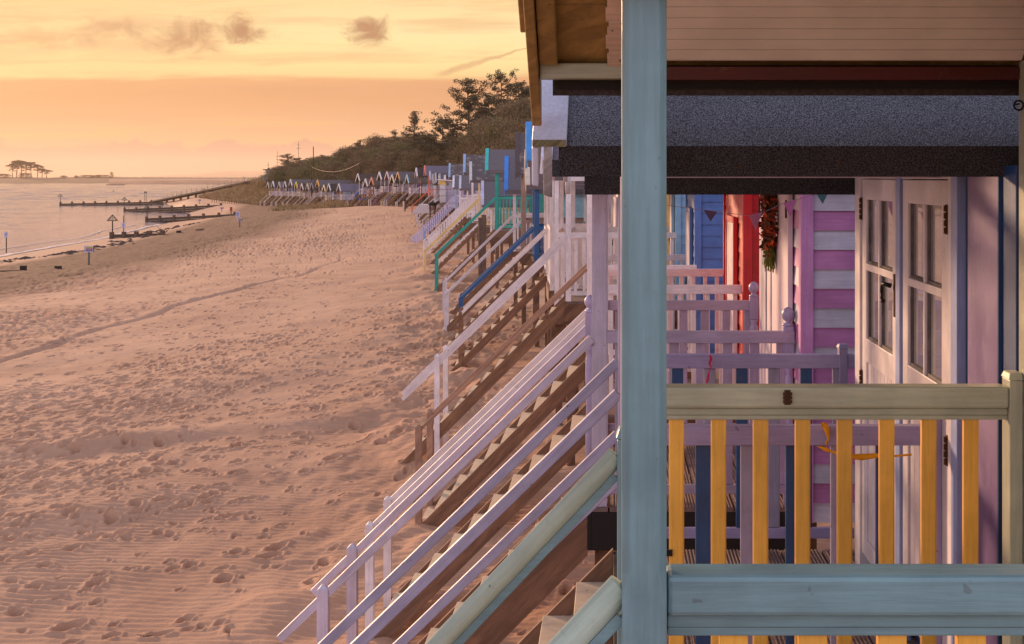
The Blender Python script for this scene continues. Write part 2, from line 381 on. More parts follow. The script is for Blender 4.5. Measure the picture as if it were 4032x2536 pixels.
    ca = qn.node('ShaderNodeAttribute', attribute_name='zone'); sp_ = qn.node('ShaderNodeSeparateColor'); qn.l.new(ca.outputs[0], sp_.inputs[0])
    n1 = qn.noise(oc, .35, 5, .6); n2 = qn.noise(oc, 6, 5, .7); n3 = qn.noise(oc, 60, 2)
    sand = qn.mix(qn.rng(n1, .3, .7), lin((200, 156, 126)), lin((180, 136, 108)))
    sand = qn.mix(qn.m('MULTIPLY', qn.rng(n3, .4, .7), .18), sand, lin((160, 115, 92)))
    shing = qn.mix(qn.rng(n2, .35, .65), lin((70, 42, 30)), lin((124, 82, 58)))
    wets = qn.mix(qn.rng(n2, .3, .7), lin((150, 112, 92)), lin((176, 136, 112)))
    soilc = qn.mix(qn.rng(n2, .3, .7), lin((118, 92, 62)), lin((150, 116, 82)))
    col = qn.mix(qn.m('MULTIPLY', sp_.outputs[0], 1.0), sand, shing); col = qn.mix(sp_.outputs[1], col, wets); col = qn.mix(sp_.outputs[2], col, soilc)
    qn.put(b.inputs['Base Color'], col); qn.put(b.inputs['Roughness'], qn.rng(sp_.outputs[1], 0, 1, .95, .75))
    far = qn.noise(oc, 3.2, 4, .65)
    bump(qn, b, qn.m('ADD', qn.m('MULTIPLY', far, .6), qn.m('MULTIPLY', n3, .12)), .55, .09)
    me.materials.append(m); return o
make_ground()

def sea():
    ys = [-300., 30]; y = 60.
    while y < 1500: ys.append(y); y += max(.45, .0036 * y)
    ys += [1800., 3000, 9000]; ys = np.array(ys); us = np.concatenate([[-8, -3, -1.2], np.linspace(-.62, .02, 520), [.5, 2]])
    U, Yg = np.meshgrid(us, ys); Xg = U * (np.maximum(Yg, 60) + 20); amp = np.clip((Yg - 60) / 30, 0, 1) * np.clip((1400 - Yg) / 200, 0, 1)
    off = np.clip((xw(Yg) - Xg - 9) / 40, .025, 1)
    wv = lambda L, k, sx: fbm(Xg / (L * sx) + .3 * Yg / L, Yg / L, k, 3) - .44
    Z0 = amp * off * (.95 * wv(8, 1, 2.6) + .75 * wv(3.0, 5, 2.8) + .22 * wv(1.3, 9, 2.4))
    for k, dd_ in enumerate((5, 11, 19, 30)):   # long low swells running in
        q_ = (xw(Yg) - Xg - dd_ - 3 * (fbm(Xg * .03, Yg * .02, 40 + k) - .5)) / .9; Z0 += amp * (.05 + .03 * k) * np.exp(-q_ * q_) * (.3 + fbm(Yg * .04, Yg * .01, 60 + k))
    nr, nc = Xg.shape; co = np.stack([Xg.ravel(), Yg.ravel(), Z0.ravel()], 1).astype(np.float32)
    i = np.arange((nr - 1) * (nc - 1)); r = i // (nc - 1); c = i % (nc - 1); a = r * nc + c; q = np.stack([a, a + 1, a + nc + 1, a + nc], 1).astype(np.int32)
    me = bpy.data.meshes.new('sea'); me.vertices.add(len(co)); me.vertices.foreach_set('co', co.ravel()); me.loops.add(q.size); me.loops.foreach_set('vertex_index', q.ravel())
    me.polygons.add(len(q)); me.polygons.foreach_set('loop_start', np.arange(0, q.size, 4, dtype=np.int32)); me.polygons.foreach_set('loop_total', np.full(len(q), 4, np.int32)); me.polygons.foreach_set('use_smooth', np.ones(len(q), bool)); me.update()
    m, q, b, oc = newmat('sea_water'); b.inputs['Base Color'].default_value = lin((112, 104, 126)); b.inputs['IOR'].default_value = 1.35; b.inputs['Roughness'].default_value = .10
    bump(q, b, q.noise(oc, 1.6, 4), .6, .3); me.materials.append(m)
    o = bpy.data.objects.new('sea', me); COL.objects.link(o); tag(o, 'grey pink sea with low ripples', kind='structure')
sea()

def foam():
    mb = MB(); ys = np.arange(62, 178, .5); vs = []; fs = []
    for k, (o_, w_) in enumerate(((.3, .30), (3.6, .09))):
        n0 = len(vs); c = xw(ys) - o_ - 2.2 * (fbm(ys * .05, ys * 0 + k, 7 + k) - .5) - .5 * (fbm(ys * .5, ys * 0 + k, 17 + k) - .5); w = w_ * (.25 + 1.3 * fbm(ys * .3, ys * 0 + k, 27 + k)) * (ys / 100) ** .6
        for y, x, q in zip(ys, c, w): vs += [(x - q, y, .05 + .004 * k), (x + q, y, .05 + .004 * k), (x, y, .075)]
        for i in range(len(ys) - 1):
            a = n0 + i * 3; fs += [(a, a + 3, a + 5, a + 2), (a + 2, a + 5, a + 4, a + 1)]
    mb.add(vs, fs); mb.build('foam', plain('foam', (214, 196, 192), .6), smooth=True, label='thin broken lines of foam along the waterline', kind='stuff')
foam()
def wrack():
    r = np.random.RandomState(12); mb = MB()
    for i in range(260):
        y = r.uniform(52, 150); x = float(xw(y)) + 6.2 + r.normal(0, .7) + 1.6 * math.sin(y * .13); z = gz(x, y); s_ = r.uniform(.08, .42) * (1 if i % 9 else 1.8); a = r.uniform(-.5, .5)
        pts = [(x + s_ * math.cos(t + a) * r.uniform(.7, 1.2), y + s_ * .8 * math.sin(t + a) * r.uniform(.7, 1.2), z + .02) for t in np.linspace(0, 5.4, 7)]; n = len(mb.v)
        mb.add(pts + [(x, y, z + .05 + s_ * .22)], [(k, (k + 1) % 7, 7) for k in range(7)])
    mb.build('seaweed', plain('seaweed', (70, 50, 42), .8), label='dark scraps of weed along the high water line', kind='stuff')
wrack()

# ------------------------------------------------------------------ palette
WHT = paint((242, 234, 234), .06); LILAC = paint((196, 186, 214), .08); CREAM = paint((232, 206, 160), .06); ROOF = felt((112, 102, 106), 60, .7, 0, 1.25)
ROOFD = felt((70, 60, 58), 60, .7, 0, 1.25); FELTD = felt((30, 27, 29), 170, .3, 0, 6.0); ROOFM = felt((96, 84, 86), 60, .7, .6, 1.25); TIM = wood((160, 118, 88), .5); TIMD = wood((138, 100, 76), .45); BLK = plain('black_timber', (34, 28, 26), .8)
TREAD = wood((232, 208, 176), .8); GREYW = wood((140, 116, 108), .6); STRING = wood((150, 110, 84), .55); RUST = plain('rusty_metal', (92, 62, 44), .7, .6); IRON = plain('black_iron', (38, 34, 34), .45, .6)

def clap(mb, p, q_, z0, z1, pitch, out, mats=(0,), t=.018):
    """horizontal boards from plan point p to q_, leaning outwards along `out`"""
    px, py = p; qx, qy = q_; ox, oy = out; k = 0; z = z0
    while z < z1 - .01:
        zt = min(z + pitch, z1); mi = mats[k % len(mats)]; e = .006
        mb.hexa([(px, py, z), (qx, qy, z), (qx + ox * t, qy + oy * t, z), (px + ox * t, py + oy * t, z),
                 (px, py, zt), (qx, qy, zt), (qx + ox * e, qy + oy * e, zt), (px + ox * e, py + oy * e, zt)] if True else None, mi)
        z += pitch; k += 1

def hut(name, label, y0, y1, xp, a=0, zd=3.85, zr=5.1, ze=6.2, zg=1.75, rise=None, ov=.4, dd=1.45, bd=2.5, wy=None, xw_=None, wall=(120, 150, 190), wall2=None,
        trim=None, door=(226, 214, 220), roof=None, barge=(240, 232, 234), post=(242, 232, 234), rail=None, slat=None, hand=None, newel=None, string=None, stair='near',
        sw=1.08, rails=1, pickets=False, bev=0, near=False, group='beach huts in the row along the sand', origin=None, run=2.15, hdrop=.0, postd=.08, extra=None, pitch=.145, nst=True, treadm=None, tail=.0, hs=1.0, fard=.0):
    """one beach hut. local x runs inland, local y along the row, local z is world height minus the sand height"""
    w = y1 - y0; ym = (y0 + y1) / 2
    if origin: root = empty(name, (origin[0], origin[1], zg), a, label=label, cat='beach hut', group=group)
    else: root = empty(name, (xp, ym, zg), a, label=label, cat='beach hut', group=group)
    H = w / 2; wa, wb = (wy[0] - ym, wy[1] - ym) if wy else (-H, H)
    if xw_ is not None: dd = xw_ - xp
    trim = trim or wall; rail = rail or post; slat = slat or rail; hand = hand or rail; newel = newel or hand; roofm = roof or ROOF
    O = (0, 0, -zg); Bd = lambda mb, n, m, par=root, b=bev, **k: mb.build(n, m, par, O, b, **k)
    wm = paint(wall); tm = paint(trim); pm = paint(post); bm = paint(barge); rm = paint(rail); hm = hand if not isinstance(hand, tuple) else paint(hand)
    nm = newel if not isinstance(newel, tuple) else paint(newel)
    span = (wb - wa); rise = span / 2 * .75 if rise is None else rise; zt = ze + rise; yc = (wa + wb) / 2
    # deck
    mb = MB(); y = -H
    if near:
        x = .0
        while x < dd - .02:
            mb.box((x, -H - .02, zd - .03), (min(x + .115, dd), H + .02, zd)); x += .127
        for gx in np.arange(.02, dd, .127): 
            for q in range(5): mb.box((gx + q * .021, -H - .02, zd), (gx + q * .021 + .011, H + .02, zd + .006))
    else: mb.box((0, -H, zd - .04), (dd, H, zd))
    Bd(mb, 'deck', GREYW)
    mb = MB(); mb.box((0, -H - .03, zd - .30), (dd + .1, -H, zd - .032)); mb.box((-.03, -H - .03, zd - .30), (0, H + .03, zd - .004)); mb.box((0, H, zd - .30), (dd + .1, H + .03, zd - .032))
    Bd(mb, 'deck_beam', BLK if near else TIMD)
    for i, x in enumerate((.08, dd + .1, dd + bd - .15)):
        for y in (-H + .1, H - .1):
            if nst or i == 0: Bd(MB().box((x - .06, y - .06, zg - .5), (x + .06, y + .06, zd - .04)), 'stilt', TIMD)
    # walls
    mb = MB(); x0 = dd; x1 = dd + bd; zb = zd - .02
    mb.hexa([(x0 + .02, wa + .02, zb), (x1, wa + .02, zb), (x1, wb - .02, zb), (x0 + .02, wb - .02, zb), (x0 + .02, wa + .02, ze + .02), (x1, wa + .02, ze + .02), (x1, wb - .02, ze + .02), (x0 + .02, wb - .02, ze + .02)])
    mb.add([(x0 + .02, wa + .02, ze + .02), (x0 + .02, wb - .02, ze + .02), (x0 + .02, yc, zt - .05)], [(0, 2, 1)]); mb.add([(x1, wa, ze), (x1, wb, ze), (x1, yc, zt - .05)], [(0, 1, 2)])
    ms = (0, 1) if wall2 else (0,)
    clap(mb, (x0 + .02, wa + .02), (x1, wa + .02), zb, ze, pitch, (0, -1), ms)
    if not near or name == 'striped_hut': clap(mb, (x0 + .02, wa + .02), (x0 + .02, wb - .02), zb, ze, pitch, (-1, 0), ms)
    Bd(mb, 'wall', [wm, paint(wall2)] if wall2 else wm, b=0)
    for (xx, yy) in ((x0, wa), (x0, wb)):
        s = -1 if yy == wa else 1; mb = MB()
        mb.box((x0 - .012, yy, zb), (x0 + .075, yy - s * .0 + s * .022, ze)); mb.box((x0 - .014, yy, zb), (x0 + .004, yy - s * .07, ze)); Bd(mb, 'corner_board', tm)
    Bd(MB().box((x0 + .076, wa - .02, ze - .09), (x1, wa, ze + .01)), 'eaves_board', tm)
    if door and not near:
        mb = MB(); dw = min(.85, span * .42); mb.box((x0 - .035, yc - dw / 2, zd), (x0 - .003, yc + dw / 2, zd + 1.85)); dr = Bd(mb, 'door', paint(door))
        Bd(MB().box((x0 - .055, yc + dw / 2 - .1, zd + .85), (x0 - .034, yc + dw / 2 - .07, zd + .98)), 'handle', IRON, dr)
        mb = MB()
        for s in (-1, 1): mb.box((x0 - .045, yc + s * dw / 2, zd), (x0 - .003, yc + s * (dw / 2 + .07), zd + 1.92))
        mb.box((x0 - .045, yc - dw / 2, zd + 1.855), (x0 - .003, yc + dw / 2, zd + 1.92)); Bd(mb, 'door_frame', tm)
    # roof: two slabs with the felt folded down over the eaves
    ex = .10; ea, eb = wa - ex, wb + ex; xo = -ov; zc = ze
    mb = MB(); th = .035
    def slab(ye, z_e, x_a, x_b, dz=0):
        mb.hexa([(x_a, ye, z_e + dz), (x_b, ye, z_e + dz), (x_b, yc, zt + dz), (x_a, yc, zt + dz), (x_a, ye, z_e + th + dz), (x_b, ye, z_e + th + dz), (x_b, yc, zt + th + dz), (x_a, yc, zt + th + dz)])
    xr = xo + (.07 if near else 0); slab(ea, ze, xr, x1 + .1); slab(eb, ze, xr, x1 + .1)
    if not near:   # overlapping course of felt
        for ye in (ea, eb):
            f = .45; ym_ = ye + (yc - ye) * f; zm = ze + (zt - ze) * f
            mb.hexa([(xo + .01, ye + (yc - ye) * 0, ze + th + .002), (x1 + .09, ye, ze + th + .002), (x1 + .09, ym_, zm + th + .002), (xo + .01, ym_, zm + th + .002),
                     (xo + .01, ye, ze + th + .014), (x1 + .09, ye, ze + th + .014), (x1 + .09, ym_, zm + th + .014), (xo + .01, ym_, zm + th + .014)])
    dp = .115; mb.cur = 1
    mb.box((xr, ea - .012, ze + th - dp), (x1 + .1, ea - .001, ze + th)); mb.box((xr + .03, eb + .001, ze + th - dp - fard), (x1 + .1, eb + .012, ze + th))
    Bd(mb, 'roof', [roofm, FELTD if near else roofm], b=0)
    for s, ye in ((-1, ea), (1, eb)):
        mb = MB(); lw = .13; zz = ze + th + (.016 if not near else .004)
        yl, zl = ye + s * .02, ze - .02 * .75
        mb.hexa([(xo - .03, yl, zl + th + .01), (xo + lw - .03, yl, zl + th + .01), (xo + lw - .03, yc, zt + th + .02), (xo - .03, yc, zt + th + .02),
                 (xo - .03, yl, zl + th + .04), (xo + lw - .03, yl, zl + th + .04), (xo + lw - .03, yc, zt + th + .05), (xo - .03, yc, zt + th + .05)])
        mb.hexa([(xo - .03, yl, zl - .10), (xo - .004, yl, zl - .10), (xo - .004, yc, zt - .10), (xo - .03, yc, zt - .10),
                 (xo - .03, yl, zl + th + .008), (xo - .004, yl, zl + th + .008), (xo - .004, yc, zt + th + .018), (xo - .03, yc, zt + th + .018)])
        Bd(mb, 'barge_board', bm)
    # posts, plate, railings
    pd = postd
    for s in (-1, 1):
        yy = s * (H - pd / 2)
        Bd(MB().box((0, yy - pd / 2, zd), (pd, yy + pd / 2, ze + .0)), 'post', pm)
    Bd(MB().box((0, -H, ze + .003), (pd, H, ze + .09)), 'tie_beam', pm)
    Bd(MB().box((pd, -H, ze - .085), (dd - .02, -H + .05, ze - .001)), 'eaves_plate', pm); Bd(MB().box((pd, H - .05, ze - .085), (dd - .02, H, ze - .001)), 'eaves_plate', pm)
    th2 = .07
    if zr:
      for s in (-1, 1):
        yy = s * (H - th2 / 2)
        mb = MB(); Bd(mb.box((pd + .001, yy - th2 / 2, zr - .085), (dd - .002, yy + th2 / 2, zr)), 'side_rail', rm, b=bev); Bd(MB().box((pd + .001, yy - .02, zd + .09), (dd - .002, yy + .02, zd + .155)), 'bottom_rail', rm)
        n = max(2, int((dd - pd) / (.175 if near else .13))); st = (dd - pd) / n; mb = MB()
        for i in range(n):
            xx = pd + st * (i + .5); b_ = (xx - .036, yy - .011, zd + .156), (xx + .036, yy + .011, zr - .086)
            if near:
                sm = slat if not isinstance(slat[0], tuple) else slat[i % len(slat)]
                Bd(MB().box(*b_), 'slat', paint(sm))
            else: mb.box((xx - .022, yy - .01, zd + .156), (xx + .022, yy + .01, zr - .086))
        if not near: Bd(mb, 'slat_panel', paint(slat))
      # front railing beside the stair
      ya, yb = {'near': (-H + sw, H - pd), 'far': (-H + pd, H - sw), 'mid': (0, 0), 'none': (-H + pd, H - pd)}[stair]
      if yb - ya > .2 and not near:
        mb = MB(); mb.box((0, ya, zr - .07), (.05, yb, zr)).box((.01, ya, zd + .08), (.04, yb, zd + .14))
        n = max(2, int((yb - ya) / .13))
        for i in range(n):
            t = ya + (yb - ya) * (i + .5) / n; mb.box((.015, t - .022, zd + .14), (.03, t + .022, zr - .07))
        mb.box((0, ya - .04, zd), (.05, ya + .0, zr + .06)); Bd(mb, 'front_rail', rm)
    if stair == 'none': return root
    # stairs
    s0, s1 = {'near': (-H + .01, -H + sw), 'far': (H - sw, H - .01), 'mid': (-sw / 2, sw / 2)}[stair]
    top = zd + .02; L = top - zg + .12; dz = .36 if name == 'striped_hut' else .23
    sm = string or STRING
    for yy in (s0, s1):
        Bd(MB().hexa([(-.03 - L, yy - .022, zg - .12 - dz), (-.03, yy - .022, top - dz), (-.03, yy + .022, top - dz), (-.03 - L, yy + .022, zg - .12 - dz),
                      (-.03 - L, yy - .022, zg - .12), (-.03, yy - .022, top), (-.03, yy + .022, top), (-.03 - L, yy + .022, zg - .12)]), 'stringer', sm)
    mb = MB(); n = int((top - zg) / .2)
    for i in range(1, n + 1):
        z = top - i * (top - zg) / (n + .3); x = -.03 - (top - z)
        mb.box((x - .02, s0 + .023, z - .03), (x + .2, s1 - .023, z + .005))
    Bd(mb, 'stair_tread', treadm or TREAD)
    zh = zr - hdrop if zr else ze - .9; xe = -run
    for yy in (s0, s1):
        zf_ = zh - (run - .04)
        mb = MB(); mb.beam((-.001, yy, zh - .05), (xe - .04 - tail, yy, zf_ - .05 - tail), .05 * hs, .06 * hs)
        if rails == 2: mb.beam((-.001, yy, zh - .135), (xe - .04 - tail, yy, zf_ - .135 - tail), .035, .055)
        Bd(mb, 'handrail', hm)
        if rails > 2: Bd(MB().beam((-.001, yy, zh - .5), (xe, yy, zf_ - .46), .035, .06), 'handrail', hm)
        mb = MB().box((xe - .05, yy - .04, zg - .3), (xe + .03, yy + .04, zf_ + .03)); mb.hexa([(xe - .045, yy - .035, zf_ + .03), (xe + .025, yy - .035, zf_ + .03), (xe + .025, yy + .035, zf_ + .03), (xe - .045, yy + .035, zf_ + .03), (xe - .02, yy - .01, zf_ + .06), (xe, yy - .01, zf_ + .06), (xe, yy + .01, zf_ + .06), (xe - .02, yy + .01, zf_ + .06)])
        Bd(mb, 'newel', nm)
        if pickets:
            mb = MB(); k = int(run / .13)
            for i in range(k):
                t = (i + .5) / k; xx = xe * t; zz = zh - .1 - (run - .04) * t; mb.box((xx - .03, yy - .01, zz - .72), (xx + .03, yy + .01, zz))
            Bd(mb, 'slat_panel', rm)
    return root

# ------------------------------------------------------------------ hut 1: the pale green hut we look out of
GRN = (120, 154, 160); GRNY = (184, 186, 160); YEL = (246, 182, 74)
def green_hut():
    root = empty('green_hut', (.06, 3.8, 1.75), label='pale green porch with yellow railing slats, nearest hut', cat='beach hut')
    O = (-.06, -3.8, -1.75); gm = paint(GRN, .07, .36); gy = paint(GRNY, .045, .36); ye = paint(YEL, .03, .45)
    gold = wood((184, 146, 84), .55, .6); 
    Bd = lambda mb, n, m, par=root, b=.006, **k: mb.build(n, m, par, O, b, **k)
    zr, zd = 5.445, 4.20
    sl = lambda y: 6.60 + .75 * (4.97 - y) if y > 3.8 else 6.60 + .75 * (y - 2.63)
    # posts: square with chamfered corners that stop at the rail
    mb = MB(); x0, x1, y0, y1 = .0177, .1025, 2.575, 2.66; c = .014
    oct_ = lambda z, c: [(x0 + c, y0, z), (x1 - c, y0, z), (x1, y0 + c, z), (x1, y1 - c, z), (x1 - c, y1, z), (x0 + c, y1, z), (x0, y1 - c, z), (x0, y0 + c, z)]
    lv = [(zd, .003), (5.40, .003), (5.455, c), (6.62, c)]; vs = []; fs = []
    for z, cc in lv: vs += oct_(z, cc)
    for i in range(3):
        for k in range(8): fs.append((i * 8 + k, i * 8 + (k + 1) % 8, i * 8 + 8 + (k + 1) % 8, i * 8 + 8 + k))
    mb.add(vs, fs); Bd(mb, 'post', gm, b=.002)
    Bd(MB().box((.05, 4.96, zd), (.13, 5.04, 6.55)), 'post', gm)
    Bd(MB().box((.0135, 3.81, zd), (.085, 3.89, 5.47)).hexa([(.008, 3.805, 5.47), (.09, 3.805, 5.47), (.09, 3.895, 5.47), (.008, 3.895, 5.47), (.02, 3.82, 5.50), (.078, 3.82, 5.50), (.078, 3.88, 5.50), (.02, 3.88, 5.50)]), 'newel', gm)
    for yn, m_ in ((2.64, gm), (4.97, gy)):
        r_ = Bd(MB().box((.1035, yn - .05, zr - .077), (1.425, yn + .045, zr)), 'side_rail', m_, b=.010)
        Bd(MB().box((.105, yn - .028, zr - .104), (1.425, yn + .028, zr - .079)).box((.105, yn - .022, zr - .122), (1.425, yn + .022, zr - .105)), 'moulding', m_, r_, b=.003)
        Bd(MB().box((.104, yn - .025, zd + .09), (1.425, yn + .025, zd + .15)), 'bottom_rail', m_)
        for k in range(8):
            x = .206 + .1522 * k; b0, b1 = zd + .151, zr - .1225; mm = MB(); xa, xb = x, x + .054; yf, yb = yn - .012, yn + .014; c = .006
            # front arrises chamfered below the shoulder
            pr = lambda z, c: [(xa + c, yf, z), (xb - c, yf, z), (xb, yf + c, z), (xb, yb, z), (xa, yb, z), (xa, yf + c, z)]
            vs = []; fs = []
            for z, cc in ((b0, c), (b0 + .86, c), (b0 + .91, .0015), (b1, .0015)): vs += pr(z, cc)
            for i in range(3):
                for q in range(6): fs.append((i * 6 + q, i * 6 + (q + 1) % 6, i * 6 + 6 + (q + 1) % 6, i * 6 + 6 + q))
            mm.add(vs, fs); Bd(mm, 'slat', ye, b=0)
    for yn in (2.64, 4.97):
        Bd(MB().box((1.426, yn - .05, zd), (1.474, yn + .05, 5.47)).hexa([(1.421, yn - .055, 5.47), (1.474, yn - .055, 5.47), (1.474, yn + .055, 5.47), (1.421, yn + .055, 5.47), (1.43, yn - .04, 5.495), (1.474, yn - .04, 5.495), (1.474, yn + .04, 5.495), (1.43, yn + .04, 5.495)]), 'newel', gy, b=.004)
    # hand rails
    for yy in (2.618, 3.85):
        mb = MB(); n = 1.06; p = (.018 if yy < 3 else .012, yy, 5.418); q = (p[0] - 2.2, yy, p[2] - 2.2 * n)
        r_ = Bd(mb.tube([p, q], .0285, 20), 'handrail', paint((196, 206, 184), .10, .34), b=0, smooth=True)
        Bd(MB().beam((p[0] - .001, yy, p[2] - .056), (q[0], yy, q[2] - .056), .026, .022), 'moulding', gm, r_, b=.002)
        Bd(MB().box((q[0] - .05, yy - .04, 1.2), (q[0] + .03, yy + .04, q[2] + .05)), 'newel', gm)
    for yy in (2.66, 3.82):
        Bd(MB().hexa([(-2.6, yy - .022, 1.3), (-.02, yy - .022, 3.9), (-.02, yy + .022, 3.9), (-2.6, yy + .022, 1.3), (-2.6, yy - .022, 1.62), (-.02, yy - .022, 4.22), (-.02, yy + .022, 4.22), (-2.6, yy + .022, 1.62)]), 'stringer', STRING)
    mb = MB()
    for i in range(1, 12): mb.box((-.05 - i * .2, 2.683, 4.19 - i * .2), (.17 - i * .2, 3.797, 4.225 - i * .2))
    Bd(mb, 'stair_tread', TREAD, b=0)
    mb = MB(); y = 2.5
    for x in np.arange(.0, 1.45, .125): mb.box((x, 2.56, zd - .03), (x + .115, 5.05, zd))
    Bd(mb, 'deck', GREYW, b=0)
    for x in (.06, 1.4):
        for yy in (2.65, 4.95): Bd(MB().box((x - .06, yy - .06, 1.0), (x + .06, yy + .06, zd - .032)), 'stilt', TIMD, b=0)
    # front wall of the hut
    mb = MB(); mb.box((1.476, 2.45, zd - .1), (1.56, 4.985, 6.62)); w_ = Bd(mb, 'wall', gy)
    mb = MB(); mb.box((1.56, 2.5, zd - .1), (4.0, 4.95, 6.60)); Bd(mb, 'wall', gy, b=0)
    Bd(MB().box((1.44, 3.2, zd), (1.4745, 4.1, 6.05)), 'door', gm)
    # roof
    def slope(mb, xa, xb, ya, yb, off, th):
        mb.hexa([(xa, ya, sl(ya) + off), (xb, ya, sl(ya) + off), (xb, yb, sl(yb) + off), (xa, yb, sl(yb) + off), (xa, ya, sl(ya) + off + th), (xb, ya, sl(ya) + off + th), (xb, yb, sl(yb) + off + th), (xa, yb, sl(yb) + off + th)])
    mb = MB(); slope(mb, .035, 1.475, 3.8, 4.945, -.0, .015); slope(mb, .035, 1.475, 2.65, 3.8, 0, .015)
    Bd(mb, 'ceiling', beadboard((240, 228, 216), .044, 1), b=0)
    mb = MB(); y = 4.965
    i = 0
    while y > 3.82:
        xr = -.018 + .006 * math.sin(i * 2.1); mb2 = slope(mb, xr, .034, max(3.8, y - .036), y, -.004 + .003 * math.sin(i * 1.3), .018); y -= .0375; i += 1
    Bd(mb, 'ceiling_edge', paint((236, 206, 184), .15), b=0)
    mb = MB()
    for a_, b_ in ((4.77, 5.02), (4.50, 4.762), (4.2, 4.492), (3.8, 4.192)): slope(mb, -.27, 1.5, a_, b_, .045, .02)
    for a_, b_ in ((2.55, 2.9), (2.908, 3.3), (3.308, 3.79)): slope(mb, -.27, 1.5, a_, b_, .045, .02)
    Bd(mb, 'soffit_board', gold, b=0)
    mb = MB(); slope(mb, -.27, 4.1, 3.8, 5.06, .068, .02); slope(mb, -.27, 4.1, 2.5, 3.8, .068, .02); mb.box((-.22, 5.0605, 6.50), (4.1, 5.072, 6.63))
    Bd(mb, 'roof', ROOFD, b=0)
    mb = MB(); slope(mb, -.262, -.196, 3.8, 4.93, -.03, .07); Bd(mb, 'rafter', gold)
    mb = MB(); slope(mb, -.262, -.196, 2.72, 3.8, -.03, .07); Bd(mb, 'rafter', gold)
    # barge boards with a rounded, canted tip
    def barge(xa, xb, ya, yb, off, th):
        mb = MB(); slope(mb, xa, xb, ya, yb, off, th); return Bd(mb, 'barge_board', gold, b=.004)
    barge(-.302, -.266, 3.8, 5.17, -.06, .16); barge(-.302, -.266, 2.74, 3.8, -.06, .16)
    barge(-.325, -.304, 3.8, 4.84, .01, .13)
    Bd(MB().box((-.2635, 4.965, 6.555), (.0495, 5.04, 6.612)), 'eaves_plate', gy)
    Bd(MB().box((.131, 4.965, 6.552), (1.475, 5.04, 6.598)), 'eaves_plate', paint((84, 24, 18), .2), b=0, label='eaves plate with its shade painted dark red')  # shaded stretch of the same plate, the shade put into its colour
    Bd(MB().box((-.2, 5.0415, 6.523), (1.5, 5.058, 6.556)), 'felt_edge', BLK, b=0)
    # small iron things
    hg = MB(); cx, cy = .628, 4.919; hg.box((cx - .011, cy - .003, 5.382), (cx + .011, cy, 5.435))
    for z in (5.388, 5.402, 5.416): hg.box((cx - .016, cy - .007, z), (cx + .016, cy - .0035, z + .011))
    Bd(hg, 'hinge', RUST, b=0)
    Bd(MB().box((.187, 4.949, 4.83), (.217, 4.957, 4.853)), 'bolt', IRON, b=0)
    mb = MB(); mb.tube([(1.452, 4.93, 6.46), (1.452, 4.90, 6.46)], .004, 6)
    pts = [(1.452 + .017 * math.cos(t), 4.90, 6.455 + .017 * math.sin(t)) for t in np.linspace(0, 6.28, 13)]; mb.tube(pts, .004, 6); Bd(mb, 'hook', IRON, b=0)
green_hut()

